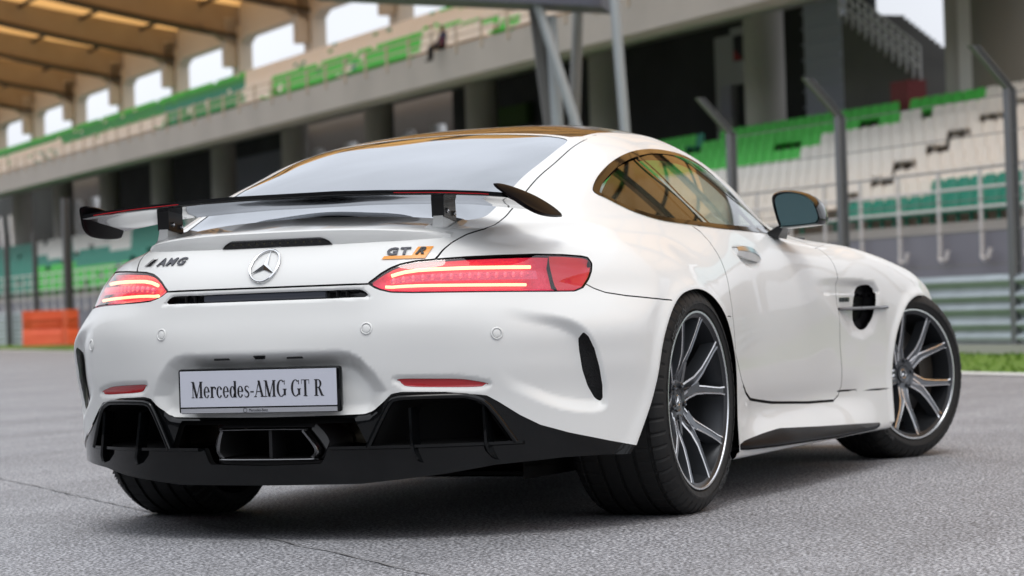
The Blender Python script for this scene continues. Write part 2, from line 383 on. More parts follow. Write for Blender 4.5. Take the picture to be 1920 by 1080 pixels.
# ---------------------------------------------------------------- sculpted details of the skin
def S(x,a): return .72*a+.69*x            # coordinate that wraps round the rear corner
def spts(L): return [(S(x,a),z) for x,a,z in L]
LAMP=spts([(-.934,.338,.73),(-.927,.349,.739),(-.916,.367,.754),(-.901,.388,.768),(-.885,.414,.779),(-.865,.45,.786),(-.84,.494,.789),(-.787,.57,.793),(-.712,.647,.795),(-.621,.719,.796),(-.547,.771,.793),(-.498,.807,.788),(-.484,.82,.784),(-.487,.831,.77),(-.506,.837,.749),(-.529,.837,.726),(-.558,.831,.703),(-.587,.818,.694),(-.641,.78,.695),(-.768,.669,.699),(-.859,.545,.702),(-.904,.454,.704),(-.924,.397,.707),(-.931,.367,.715),(-.933,.352,.721)])
VENT=spts([(-.634,.865,.572),(-.643,.86,.554),(-.638,.86,.519),(-.626,.862,.465),(-.604,.868,.416),(-.58,.879,.379),(-.566,.887,.369),(-.563,.89,.379),(-.567,.891,.415),(-.584,.89,.469),(-.603,.884,.523),(-.622,.874,.559)])
SCOOP=smooth_poly([(-.056,.645),(.029,.633),(.116,.617),(.165,.598),(.198,.57),(.230,.517),(.257,.426),(.263,.372),(.252,.350),(.204,.343),(.103,.36),(.0076,.396),(-.064,.43),(-.12,.5),(-.12,.6)],4)
RECESS=[(-.3,.533),(.255,.533),(.283,.528),(.311,.512),(.349,.47),(.377,.425),(.355,.37),(.33,.352),(.25,.345),(-.3,.345)]
REFL=smooth_poly([(.415,.457),(.49,.456),(.572,.452),(.612,.445),(.644,.435),(.621,.428),(.54,.430),(.443,.435),(.425,.444)],4)
SLOT=[(0,.7145),(.306,.714),(.322,.708),(.338,.692),(.188,.691),(0,.691)]
BRK=[(0,.871),(.152,.869),(.168,.861),(.182,.849),(0,.849)]
GLASSR=smooth_poly([(.292,0),(.289,.1),(.283,.2),(.275,.3),(.272,.40),(.262,.452),(.215,.474),(.10,.484),(-.06,.492),(-.299,.505),(-.46,.514),(-.535,.505),(-.585,.46),(-.615,.36),(-.636,.2),(-.642,0)],4,False)
SHIELD=[(1.245,0),(1.23,.25),(1.19,.42),(1.17,.485),(1.30,.555),(1.5,.625),(1.66,.665),(1.76,.66),(1.86,.55),(1.95,.4),(2.01,.2),(2.03,0)]
HATCH=[(.566,.482),(.44,.492),(.303,.504),(.095,.519),(-.116,.534),(-.305,.548),(-.477,.561),(-.57,.563),(-.622,.556),(-.696,.532),(-.788,.514),(-.826,.502),(-.841,.494)]
DLO=smooth_poly([(-.067,.992),(-.058,1.007),(.012,1.040),(.098,1.072),(.201,1.104),(.329,1.133),(.475,1.153),(.66,1.167),(.805,1.168),(.916,1.160),(.996,1.140),(1.06,1.102),(1.115,1.058),(1.17,1.010),(1.24,.961),(1.31,.915),(1.36,.883),(1.20,.882),(.921,.885),(.655,.890),(.416,.898),(.257,.905),(.154,.915),(.062,.933),(-.002,.955),(-.046,.978)],3)
DOOR=[(.433,.894),(.470,.876),(.485,.845),(.480,.807),(.468,.777),(.430,.724),(.393,.663),(.380,.60),(.398,.474),(.49,.391),(.575,.344),(.665,.32),(.947,.296),(1.365,.277),(1.667,.270),(1.733,.288),(1.752,.317),(1.739,.381),(1.714,.482),(1.69,.619),(1.682,.70),(1.69,.79),(1.66,.85),(1.55,.875),(1.42,.9),(1.36,.95),(.9,1.05),(.45,.95)]
ARCHR=smooth_poly([(-.46,.239),(-.406,.349),(-.372,.441),(-.33,.54),(-.262,.617),(-.18,.663),(-.09,.683),(.015,.686),(.12,.663),(.212,.613),(.289,.545),(.347,.46),(.375,.36),(.385,.25),(.39,.05),(.2,.02),(-.3,.02),(-.5,.15)],4)
ARCHF=smooth_poly([(2.23,.02),(2.235,.2),(2.24,.349),(2.262,.451),(2.31,.53),(2.40,.60),(2.50,.633),(2.62,.647),(2.74,.637),(2.86,.60),(2.95,.53),(3.01,.43),(3.035,.3),(3.03,.05),(2.8,0),(2.4,0)],4)
FVENT=smooth_poly([(1.981,.692),(2.055,.692),(2.10,.675),(2.107,.632),(2.088,.585),(2.053,.548),(2.006,.527),(1.962,.524),(1.918,.542),(1.898,.589),(1.908,.644),(1.936,.678)],3)
FREC=[(1.30,.722),(1.6,.720),(1.95,.712),(2.09,.702),(2.135,.66),(2.125,.58),(2.07,.51),(1.97,.485),(1.85,.50),(1.6,.60)]
HANDLE=[(.668,.818),(.73,.822),(.80,.820),(.865,.806),(.875,.79),(.84,.772),(.78,.763),(.72,.768),(.69,.785)]
def g_recess(x,a,z):
    d=sdpoly(a,z,RECESS);m=(x<-.8)
    dep=.030+.026*sstep(.40,.53,z)
    return np.where(m,dep*sstep(.014,-.044,d),0)
def g_scoop(x,a,z):
    s=S(x,a);d=sdpoly(s,z,SCOOP)
    w=sstep(-.10,.19,s)
    m=(x<-.35)&(x>-1.1)&(a>.5)
    return np.where(m,.052*w*sstep(.007,-.036,d),0)
def g_refl(x,a,z):
    d=sdpoly(a,z,REFL);return np.where(x<-.7,.010*sstep(.014,-.006,d),0)
def g_slot(x,a,z):
    d=sdpoly(a,z,SLOT+[(-.2,.691),(-.2,.7145)]);return np.where(x<-.85,.006*sstep(.006,-.003,d),0)
def g_frec(x,a,z):
    d=sdpoly(x,z,FREC);m=(a>.7)
    return np.where(m,.024*sstep(1.3,2.05,x)*sstep(.006,np.where(z>.66,-.03,-.075),d),0)
def g_handle(x,a,z):
    d=sdpoly(x,z,HANDLE);return np.where(a>.7,.016*sstep(.012,-.012,d),0)
def g_arch(x,a,z):
    d1=sdpoly(x,z,ARCHR);d2=sdpoly(x,z,ARCHF);m=(a>.7)&(z>.16)
    b=lambda d:-.010*np.exp(-((d-.004)/.024)**2)*sstep(-.03,0,d)
    return np.where(m,b(d1)+b(d2),0)
def g_lip(x,a,z):
    # crisp ducktail edge: a little lift along the edge of the boot lid
    return 0
SCULPT+=[(g_recess,(-1.1,-.8,-1,.33,.56)),(g_scoop,(-1.1,-.35,.5,.3,.68)),(g_refl,(-1.1,-.7,.38,.41,.48)),(g_slot,(-1.1,-.85,-1,.68,.73)),
 (g_frec,(1.25,2.2,.7,.45,.75)),(g_handle,(.6,.95,.7,.74,.84)),(g_arch,(-.65,3.2,.7,.1,.8))]
BUMPLOW=spts([(-.972,0,.357),(-.972,.251,.359),(-.958,.323,.361),(-.952,.347,.369),(-.946,.377,.398),(-.943,.396,.416),(-.935,.425,.421),(-.887,.538,.417),(-.827,.639,.403),(-.806,.667,.383),(-.768,.713,.344),(-.727,.758,.313),(-.658,.818,.286),(-.541,.897,.255),(-.455,.942,.236)])
BUMPSEAM=[(-.545,.711),(-.527,.696),(-.50,.683),(-.44,.672),(-.342,.662),(-.236,.655)]
class Skin:
    def __init__(s,P,F):
        s.P=[tuple(p) for p in P];s.F=[tuple(f) for f in F];s.L=['body']*len(s.F)
    def cut(s,fun,dom,new,only=None):
        """split the faces along fun=0 ; the part with fun<0 gets label new (str or function(old))"""
        P=np.array(s.P);v=fun(P[:,0],np.abs(P[:,1]),P[:,2]);v=np.where(np.abs(v)<1e-6,1e-6,v)
        dm=dom(P[:,0],np.abs(P[:,1]),P[:,2]);cache={};ng=(v<0).tolist()
        first=np.fromiter((f[0] for f in s.F),int,len(s.F));newF=[];newL=[]
        for q in np.nonzero(dm[first])[0].tolist():
            f=s.F[q];l=s.L[q]
            if only and l not in only: continue
            neg=[ng[i] for i in f]
            if True not in neg: continue
            nl=new(l) if callable(new) else new
            if False not in neg: s.L[q]=nl;continue
            ins=[];out=[];n=len(f)
            for k in range(n):
                i,j=f[k],f[(k+1)%n]
                (ins if neg[k] else out).append(i)
                if neg[k]!=neg[(k+1)%n]:
                    e=(min(i,j),max(i,j))
                    if e not in cache:
                        a,b=e;t=v[a]/(v[a]-v[b]);pa,pb=P[a],P[b]
                        cache[e]=len(s.P);s.P.append(tuple(pa+(pb-pa)*t))
                    ins.append(cache[e]);out.append(cache[e])
            s.F[q]=tuple(out) if len(out)>2 else None
            if len(ins)>2: newF.append(tuple(ins));newL.append(nl)
        keep=[i for i,f in enumerate(s.F) if f is not None]
        if len(keep)<len(s.F): s.F=[s.F[i] for i in keep];s.L=[s.L[i] for i in keep]
        s.F+=newF;s.L+=newL
        if cache:   # unsplit neighbours get the new points too
            fl=np.zeros(len(s.P),bool);fl[list({i for e in cache for i in e})]=True;fl=fl.tolist()
            for q,f in enumerate(s.F):
                c=0
                for i in f: c+=fl[i]
                if c<2: continue
                n=len(f);g=[]
                for k in range(n):
                    i,j=f[k],f[(k+1)%n];g.append(i)
                    if fl[i] and fl[j]:
                        e=(i,j) if i<j else (j,i)
                        if e in cache: g.append(cache[e])
                if len(g)>n: s.F[q]=tuple(g)
G=.0021
def build_skin(h=.0125):
    P,F=surface(h);k=Skin(P,F)
    side=lambda x,a,z:(a>.5)
    rear=lambda x,a,z:(x<-.35)&(z<1.0)
    top=lambda x,a,z:(z>.775)
    # openings
    k.cut(lambda x,a,z:sdpoly(x,z,ARCHR),lambda x,a,z:a>.55,'hole')
    k.cut(lambda x,a,z:sdpoly(x,z,ARCHF),lambda x,a,z:a>.55,'hole')
    # painted areas
    bl=np.array(BUMPLOW);lowp=list(map(tuple,bl))+[(.7,.2),(.7,0),(-1.2,0),(-1.2,.357)]
    k.cut(lambda x,a,z:sdpoly(S(x,a),z,lowp),lambda x,a,z:(x<-.3),'diffuser_skin',['body'])
    bs=np.array([(-1.2,.729),(-.946,.729),(-.933,.728),(-.7,.728)]+BUMPSEAM+[(0,.655)])
    k.cut(lambda x,a,z:z-np.interp(x,bs[:,0],bs[:,1]),lambda x,a,z:(x<-.15),'rear_bumper',['body'])
    k.cut(lambda x,a,z:sdpoly(a,z,[(.335,.268),(.366,.335),(.398,.390),(.41,.397),(.44,.400),(.56,.400),(.598,.395),(.634,.372),(.69,.270)]),lambda x,a,z:(x<-.5)&(z<.5),'hole',['diffuser_skin'])
    k.cut(lambda x,a,z:sdpoly(a,z,[(-.1,.352),(.285,.352),(.325,.268),(.205,.268),(.185,.222),(-.1,.215)]),lambda x,a,z:(x<-.8)&(z<.5),'hole',['diffuser_skin'])
    zb=np.array([(-.8,.160),(-.45,.163),(-.226,.186),(-.09,.205),(.114,.216),(.25,.216),(.36,.212),(.6,.2)])
    k.cut(lambda x,a,z:z-np.interp(S(x,a),zb[:,0],zb[:,1]),lambda x,a,z:(x<-.28)&(z<.35),'hole')
    # door
    k.cut(lambda x,a,z:sdpoly(x,z,DOOR),side,'door',['body'])
    # roof, hatch and glass
    hx=np.array([h_[0] for h_ in HATCH])[::-1];ha=np.array([h_[1] for h_ in HATCH])[::-1]
    k.cut(lambda x,a,z:a-np.interp(x,hx,ha),lambda x,a,z:(x<.30)&(z>.728),'hatch',['body'])
    rp=[(.30,-.1),(.303,.3),(.30,.40),(.298,.452),(.34,.478),(.566,.482),(.8,.482),(1.0,.482),(1.16,.475),(1.22,.25),(1.235,-.1)]
    k.cut(lambda x,a,z:sdpoly(x,a,rp),lambda x,a,z:(z>1.1),'roof_panel',['body','hatch'])
    gp=list(map(tuple,GLASSR))+[(-.642,-.1),(.292,-.1)]
    k.cut(lambda x,a,z:sdpoly(x,a,gp),lambda x,a,z:(z>.85)&(x<.4),'rear_window')
    sp=SHIELD+[(2.03,-.1),(1.245,-.1)]
    k.cut(lambda x,a,z:sdpoly(x,a,sp),lambda x,a,z:(z>.85)&(x>1),'windscreen')
    k.cut(lambda x,a,z:sdpoly(x,z,DLO),side,'window_trim')
    k.cut(lambda x,a,z:sdpoly(x,z,DLO)+.016,side,'door_glass',['window_trim'])
    bp=[(.40,1.2),(.405,1.114),(.60,.9),(.64,.86)]
    bx=np.array([.36,.44,.60,.66]);bz=np.array([1.2,1.1,.90,.83])
    k.cut(lambda x,a,z:x-np.interp(z,bz[::-1],bx[::-1]),side,'quarter_glass',['door_glass'])
    k.cut(lambda x,a,z:np.abs(x-np.interp(z,bz[::-1],bx[::-1]))-.011,side,'window_trim',['door_glass','quarter_glass'])
    # lamps, vents
    k.cut(lambda x,a,z:sdpoly(S(x,a),z,LAMP)-.006,rear,'lamp_seal')
    k.cut(lambda x,a,z:sdpoly(S(x,a),z,LAMP),rear,'lamp_lens')
    k.cut(lambda x,a,z:sdpoly(S(x,a),z,VENT),rear,'corner_vent')
    k.cut(lambda x,a,z:sdpoly(a,z,REFL),lambda x,a,z:(x<-.6)&(z<.5),'reflector')
    k.cut(lambda x,a,z:sdpoly(a,z,SLOT+[(-.1,.691),(-.1,.7145)]),lambda x,a,z:(x<-.8),'slot')
    k.cut(lambda x,a,z:sdpoly(x,z,FVENT),side,'fender_vent')
    # seams
    seam=lambda old:'seam' if old in('body','door','rear_bumper','hatch','roof_panel') else old
    def gap(pts,crd,dom,g=G):
        k.cut(lambda x,a,z:sdline(*crd(x,a,z),pts)-g,dom,seam)
    xz=lambda x,a,z:(x,z);xa=lambda x,a,z:(x,a);sz=lambda x,a,z:(S(x,a),z)
    gap(DOOR+[DOOR[0]],xz,lambda x,a,z:(a>.5)&(z<.9))
    gap([(.52,.372),(.575,.344),(.665,.320),(.947,.296),(1.365,.277),(1.667,.270)],xz,side,.0048)
    gap([(1.72,.303),(1.99,.296),(2.24,.288)],xz,side,.0038)
    gap(BUMPSEAM,xz,side)
    gap([(.25,.588),(.30,.60),(.395,.592)],xz,side)
    gap(HATCH,xa,lambda x,a,z:(z>.775)&(x<.6))
    gap([(-1.2,.729),(-.40,.729)],sz,lambda x,a,z:(x<-.6),.0028)
    gap([(.566,.482),(.8,.482),(1.16,.478)],xa,lambda x,a,z:(z>1.1),.0018)
    gap([(.30,-.1),(.303,.3),(.30,.40),(.298,.452),(.34,.49)],xa,lambda x,a,z:(z>1.1),.0018)
    gap([(1.62,.86),(1.74,.84),(2.1,.78),(2.6,.75),(3.1,.66)],xa,lambda x,a,z:(z>.6)&(x>1.55),.0018)
    k.cut(lambda x,a,z:np.minimum(sdline(x,z,smooth_poly([(.415,.836),(.437,.815),(.432,.795),(.40,.772),(.345,.758)],4,False)),sdline(x,z,[(.288,.868),(.291,.852),(.284,.829)]))-.0018,side,lambda o:'flap' if o=='body' else o)
    Pn=np.array(k.P);new=np.arange(len(P),len(Pn))
    Q=project(Pn[new],3);mid=Pn[new,1]==0;Q[mid,1]=0
    Pn[new]=Q
    N=grad(Pn);N/=np.linalg.norm(N,axis=1)[:,None]+1e-9
    return Pn,k.F,np.array(k.L),N
# ================================================================ MATERIALS
paint=mat('white_paint',(.78,.785,.77),.4,coat=.42,cr=.015,spec=.1)
black_gloss=mat('gloss_black',(.003,.0035,.004),.10,coat=.3,cr=.02,spec=.2)
blade_m=mat('sill_black',(.005,.005,.006),.25,coat=.0,spec=.01)
black_satin=mat('satin_black',(.012,.012,.013),.38)
black_matt=mat('matt_black',(.006,.006,.006),.85,spec=.2)
seam_m=mat('seam_black',(.008,.008,.008),.7,spec=.1)
rubber=mat('tyre_rubber',(.014,.014,.014),.62,spec=.35,bump=(90,.15,.002))
chrome=mat('chrome',(.85,.86,.87),.08,1)
alu=mat('machined_aluminium',(.80,.81,.83),.25,1)
barrel_m=mat('barrel_alloy',(.05,.053,.058),.35,.7)
face_metal=mat('titanium_grey_face',(.17,.18,.195),.3,.85)
grey_metal=mat('dark_grey_alloy',(.10,.107,.118),.34,.75,coat=.4)
disc_m=mat('brake_disc_steel',(.22,.21,.2),.35,1)
caliper_m=mat('bronze_caliper',(.045,.038,.03),.4,.3)
tan_metal=mat('heat_tinted_steel',(.38,.33,.24),.22,1)  # tan of the pipes and of their reflections, put into one colour
red_refl=mat('red_reflector',(.42,.006,.012),.22,coat=.8)
red_dark=mat('lamp_red_housing',(.45,.01,.03),.3,coat=.6,emit=(1,.01,.03),es=.16)
lamp_pink=mat('lit_lamp_housing',(.50,.03,.09),.3,coat=.6,emit=(1,.05,.15),es=.42,bump=(60,.5,.02))
led_m=mat('light_guide',(.9,.7,.4),.3,emit=(1,.55,.25),es=5)
plate_m=mat('plate_lavender_white',(.60,.62,.70),.45)
ink=mat('plate_black_ink',(.012,.012,.015),.5)
orange_m=mat('orange_enamel',(.80,.30,.02),.3)
red_line=mat('red_pinstripe',(.55,.01,.02),.4)
mirror_m=mat('mirror_glass',(.42,.68,.70),.03,1)
leather=mat('black_leather',(.02,.02,.022),.5)
win_side=glass('side_window_glass',(.80,.90,.85),1.38)
win_quarter=glass('quarter_window_glass',(.10,.09,.07),1.5)
win_rear=glass('rear_window_glass',(.03,.035,.04),6,gtint=(.93,.96,1))
win_front=glass('windscreen_glass',(.86,.93,.89),1.45)
lens_m=glass('lamp_cover_glass',(.95,.58,.64),1.65)
roof_m=mat('carbon_roof',(.006,.006,.007),.10,coat=.12,cr=.01,spec=.15)
# ================================================================ SKIN
SP,SF,SL,SN=build_skin(SKIN_H)
car=thing('sports_car','white two-door sports coupe with a black rear wing and lit tail lamps on the asphalt','car')
def pick(labels,shift=0.,both=True,side=-1,only_body=False):
    idx=[i for i,l in enumerate(SL) if l in labels];fs=[SF[i] for i in idx]
    used=sorted({v for f in fs for v in f});mp={v:k for k,v in enumerate(used)}
    V=SP[used]-SN[used]*shift;N=SN[used].copy();F=[tuple(mp[v] for v in f) for f in fs]
    on=np.abs(SP[used][:,1])<1e-9
    if both:
        V[on,1]=0;N[on,1]=0
        n=len(V);mp2=np.where(on,np.arange(n),0);extra=np.nonzero(~on)[0];mp2[extra]=n+np.arange(len(extra))
        V2=V[extra]*[1,-1,1];N2=N[extra]*[1,-1,1]
        F2=[tuple(int(mp2[v]) for v in f[::-1]) for f in F]
        return np.r_[V,V2],F+F2,np.r_[N,N2]
    if side>0: return V,F,N
    return V*[1,-1,1],[f[::-1] for f in F],N*[1,-1,1]
def part(name,labels,m,shift=0.,parent=car,label=None):
    V,F,N=pick(labels,shift);return mk(name,V,F,m,parent,N=N,label=label)
def parts2(name,labels,m,shift=0.,parents=None):
    out=[]
    for k,sd_ in enumerate((-1,1)):
        V,F,N=pick(labels,shift,False,sd_);out.append(mk(name,V,F,m,(parents[k] if parents else car),N=N))
    return out
body_o=part('body',['body','flap'],paint)
hatch_o=part('hatch',['hatch'],paint);bumper=part('rear_bumper',['rear_bumper'],paint)
doors=parts2('door',['door'],paint)
part('roof_panel',['roof_panel'],roof_m,.001);part('rear_window',['rear_window'],win_rear,.0015);part('windscreen',['windscreen'],win_front,.002)
parts2('window_trim',['window_trim'],black_gloss,-.002)
def flat_glass(name,lab,m,parents):
    # side glass is one even cylinder: fit a quadric to the opening and lay the pane on it
    base,_,_=pick(['door_glass','quarter_glass'],.004,False,1);q=lambda x,z:np.stack([np.ones_like(x),x,z,x*x,x*z,z*z],1)
    c=np.linalg.lstsq(q(base[:,0],base[:,2]),base[:,1],rcond=None)[0]
    for k,sd_ in enumerate((-1,1)):
        V,F,N=pick([lab],.004,False,1);x,z=V[:,0],V[:,2];V=V.copy();V[:,1]=q(x,z)@c-.001
        N=np.stack([-(c[1]+2*c[3]*x+c[4]*z),np.ones_like(x),-(c[2]+c[4]*x+2*c[5]*z)],1);N/=np.linalg.norm(N,axis=1)[:,None]
        if sd_<0: V=V*[1,-1,1];N=N*[1,-1,1];F=[f[::-1] for f in F]
        mk(name,V,F,m,parents[k],N=N)
flat_glass('side_window','door_glass',win_side,doors);flat_glass('quarter_window','quarter_glass',win_quarter,[car,car])
V,F,N=pick(['seam'],.005)
_par=list(range(len(V)))
def _fd(i):
    while _par[i]!=i: _par[i]=_par[_par[i]];i=_par[i]
    return i
for f in F:
    for q in f[1:]: _par[_fd(q)]=_fd(f[0])
_grp={}
for f in F: _grp.setdefault(_fd(f[0]),[]).append(f)
for g_ in _grp.values():
    if len(g_)<3: continue
    us=sorted({v for f in g_ for v in f});mp_={v:k for k,v in enumerate(us)}
    mk('panel_seam',V[us],[tuple(mp_[v] for v in f) for f in g_],seam_m,car,N=N[us])
part('diffuser_skin',['diffuser_skin'],black_gloss,.004)
part('bumper_slot',['slot'],black_gloss,.016,bumper)
parts2('corner_vent',['corner_vent'],mat('vent_mesh',(.012,.012,.013),.5,bump=(260,1,.004)),.022)
parts2('rear_reflector',['reflector'],red_refl,-.001)
fv=parts2('fender_vent',['fender_vent'],blade_m,.016)
lens=parts2('tail_lamp',['lamp_lens'],lens_m,-.001)
parts2('lamp_seal',['lamp_seal'],black_gloss,.004,lens)
# inner liner that closes the seams
V,F,N=pick(['body','flap','hatch','rear_bumper','door','roof_panel','seam','diffuser_skin','window_trim'],.028);mk('inner_liner',V,F,black_matt,car,N=N)
# ---- surface look-ups (on the finished skin): gridded once, then bilinear
def bis(fun,lo,hi,n=24):
    for _ in range(n):
        m=(lo+hi)/2
        if fun(m)<0: lo=m
        else: hi=m
    return (lo+hi)/2
def fld(x,y,z,sc=True): return field(np.array([float(x)]),np.array([float(y)]),np.array([float(z)]),sculpt=sc)[0]
class Lut:
    def __init__(s,fn,u0,u1,nu,v0,v1,nv,lo,hi,sc=True):
        s.u0,s.v0=u0,v0;s.du=(u1-u0)/(nu-1);s.dv=(v1-v0)/(nv-1);s.nu,s.nv=nu,nv
        U,V=np.meshgrid(np.linspace(u0,u1,nu),np.linspace(v0,v1,nv),indexing='ij');U=U.ravel();V=V.ravel()
        L=np.full(U.shape,float(lo));H=np.full(U.shape,float(hi))
        for _ in range(20):
            m=(L+H)/2;f=field(*fn(U,V,m),sculpt=sc);L=np.where(f<0,m,L);H=np.where(f<0,H,m)
        P=np.stack(fn(U,V,(L+H)/2),1);g=grad(P,sculpt=sc);g/=np.linalg.norm(g,axis=1)[:,None]+1e-9
        s.P=P.reshape(nu,nv,3);s.N=g.reshape(nu,nv,3)
    def get(s,A,u,v):
        a=min(max((u-s.u0)/s.du,0),s.nu-1.001);b=min(max((v-s.v0)/s.dv,0),s.nv-1.001);i=int(a);j=int(b);a-=i;b-=j
        return (A[i,j]*(1-a)+A[i+1,j]*a)*(1-b)+(A[i,j+1]*(1-a)+A[i+1,j+1]*a)*b
class Pt(np.ndarray): pass
def lk(l,u,v):
    p=l.get(l.P,u,v).view(Pt);p.n=l.get(l.N,u,v);p.n=p.n/np.linalg.norm(p.n);return p
_side=lambda u,v,t:(u,t,v)
_rear=lambda u,v,t:(-t,u,v)
_top=lambda u,v,t:(u,v,t)
_wr=lambda u,v,t:(.694*u-.72*t,.724*u+.69*t,v)
LS=Lut(_side,.3,2.4,211,.14,.90,77,.2,1.2);LS0=Lut(_side,.6,1.0,41,.70,.86,17,.2,1.2,False)
LR=Lut(_rear,0,.9,91,.16,.90,75,.1,1.2);LR0=Lut(_rear,0,.9,91,.16,.90,75,.1,1.2,False)
LT=Lut(_top,-.85,-.5,36,.35,.6,26,.6,1.3);LW=Lut(_wr,-.45,.30,151,.66,.83,35,.2,1.9,False)
def on_side(x,z,sc=True): return lk(LS if sc else LS0,x,z)
def on_rear(a,z,sc=True): return lk(LR if sc else LR0,a,z)
def on_top(x,a): return lk(LT,x,a)
def on_wrap(s,z,sc=False): return lk(LW,s,z)
def nrm(P): return np.asarray(P.n)
mir=np.array([1,-1,1])
def conform(V,y0,z0,lift=.001,scale=1.):
    """bend flat lettering on to the tail (u to the right as seen from behind)"""
    out=[]
    for u,v,w_ in V:
        y=y0-u;z=z0+v;p=on_rear(abs(y),z);n=nrm(p);s=1 if y>=0 else -1
        out.append((p[0]+n[0]*(w_+lift),s*(p[1]+n[1]*(w_+lift)),p[2]+n[2]*(w_+lift)))
    return out
# ---- tail lamps: bowl, light guides, end reflector
LP=np.array(LAMP)
def lamp_rng(s):
    zs=[]
    for i in range(len(LP)):
        a,b=LP[i],LP[i-1]
        if (a[0]-s)*(b[0]-s)<0: zs.append(a[1]+(b[1]-a[1])*(s-a[0])/(b[0]-a[0]))
    return (min(zs),max(zs)) if len(zs)>1 else None
smin_,smax_=LP[:,0].min(),LP[:,0].max()
def lamp_patch(s0,s1,lo,hi,depth,n=26,m=6):
    V=[];F=[]
    for i in range(n+1):
        s=s0+(s1-s0)*i/n;z0,z1=lamp_rng(s)
        for j in range(m+1):
            t=lo+(hi-lo)*j/m;p=on_wrap(s,z0+(z1-z0)*t,False);nn=nrm(p);V.append(p-nn*depth(s,t) if callable(depth) else p-nn*depth)
    for i in range(n):
        for j in range(m): a=i*(m+1)+j;F.append((a,a+1,a+m+2,a+m+1))
    return V,F
mid=smin_+.80*(smax_-smin_)
V1,F1=lamp_patch(smin_+.004,mid,0,1,lambda s,t:.006+.030*min(1,6*t*(1-t)+.1)*min(1,(s-smin_)/.08+.1))
V2,F2=lamp_patch(mid,smax_-.004,0,1,lambda s,t:.004+.012*min(1,5*t*(1-t)))
def guide(s0,s1,t0,t1,r):
    P=[]
    for i in range(23):
        s=s0+(s1-s0)*i/22;z0,z1=lamp_rng(s);t=t0+(t1-t0)*i/22
        p=on_wrap(s,z0+(z1-z0)*t,False);P.append(p-nrm(p)*.012)
    return P
Gt=guide(smin_+.055,smin_+.70*(smax_-smin_),.80,.74,.005);Gb=guide(smin_+.035,smin_+.66*(smax_-smin_),.24,.20,.005)
Vm,Fm=lamp_patch(smin_+.05,smin_+.72*(smax_-smin_),.36,.62,.010,40,3)
band_m=mat('lamp_centre_band',(.6,.15,.22),.2,.3,coat=.6,emit=(1,.22,.36),es=.55,bump=(110,.9,.02))
dots=[]
for i in range(15):
    s=smin_+.06+i*.0265;z0,z1=lamp_rng(s);p=on_wrap(s,z0+(z1-z0)*.5,False);dots.append(p-nrm(p)*.009)
bulb_m=mat('clear_led_cup',(.8,.45,.5),.1,.4,emit=(1,.2,.3),es=.6)
for k,sg in enumerate((-1,1)):
    fl=(lambda V:[(p[0],sg*p[1],p[2]) for p in V]);ff=(lambda F:[f[::-1] for f in F] if sg<0 else F)
    mk('centre_band',fl(Vm),ff(Fm),band_m,lens[k],smooth=60);mk('lamp_housing',fl(V1),ff(F1),lamp_pink,lens[k],smooth=60);mk('end_reflector',fl(V2),ff(F2),red_dark,lens[k],smooth=60)
    for gname,Gd,r in (('light_guide',Gt,.0062),('light_guide',Gb,.0052)):
        b=MB();b.tube(fl(Gd),r*.85,10);b.make(gname,led_m,lens[k],smooth=60)
    b=MB()
    for p in fl(dots):
        v,f=lathe([(-.004,.0),(-.003,.006),(.002,.0095),(.0,.008),(.004,.0)],12);b.add(np.array(v)+p,f)
    b.make('led_cups',bulb_m,lens[k],smooth=40)
# ---- ducktail lip across the boot lid, with the high brake light in its face
LD=Lut(_top,-.9,-.5,41,0,.6,31,.6,1.3)
la=np.array([0,.17,.25,.33,.38,.42,.455,.485,.505]);lx=np.array([-.872,-.869,-.864,-.853,-.840,-.822,-.798,-.770,-.745]);lz=np.array([.8935,.8925,.8905,.8865,.883,.8795,.8755,.8705,.866])
def lipat(a):
    x=float(pchip(la,lx,np.array([a]))[0]);z=float(pchip(la,lz,np.array([a]))[0]);return x,z
R=[]
for y in np.linspace(-.505,.505,81):
    a=abs(y);x,z=lipat(a);h=(.048-.020*float(sstep(.2,.50,a)))
    q=lambda dx,dz:(x+dx,y,lk(LD,x+dx,a)[2]+dz)
    p1=q(.14,-.002);p2=q(.10,.0006)
    R.append([p1,p2,(x+.05,y,p2[2]*.45+z*.55+.0005),(x+.014,y,z+.0012),(x+.004,y,z),(x,y,z-.004),(x+.001,y,z-.012),(x+.006,y,z-h+.006),(x+.012,y,z-h),(x+.045,y,z-h-.004)])
b=MB();b.loft(R,closed=False);b.make('ducktail_lip',paint,hatch_o,smooth=40)
bl=[(-.182,.8480),(-.174,.8575),(-.150,.8700),(.150,.8700),(.174,.8575),(.182,.8480)]
def bf(y,z,o):
    x,zz=lipat(abs(y));return (x+.002+.004*(zz-.012-z)/.03-o,y,z)
ys_=np.linspace(-.182,.182,41);V=[];
for y in ys_:
    zt_=np.interp(abs(y),[0,.150,.174,.182],[.8700,.8700,.8575,.8485]);V+=[bf(y,.8475,.003),bf(y,(.8475+zt_)/2,.0045),bf(y,zt_,.003)]
F=[(3*i+j,3*i+3+j,3*i+4+j,3*i+1+j) for i in range(40) for j in (0,1)]
bk=mk('brake_light',V,F,glass('smoked_lens',(.25,.25,.26),1.6),hatch_o,smooth=50)
V=[];
for y in ys_:
    zt_=np.interp(abs(y),[0,.150,.174,.182],[.8705,.8705,.858,.849]);V+=[bf(y,.8470,.0005),bf(y,zt_,.0005)]
mk('brake_light_base',V,[(2*i,2*i+2,2*i+3,2*i+1) for i in range(40)],mat('smoked_base',(.015,.015,.016),.4),bk)
b=MB()
for k_ in range(12):
    y=-.143+.026*k_;c=np.array(bf(y,.8585,.0012))
    for (dy,dz) in ((-.006,-.004),(.006,.004),(0,0)): b.box(c+[-.0006,dy,dz],(.001,.0045,.0045),0 if dy else 1)
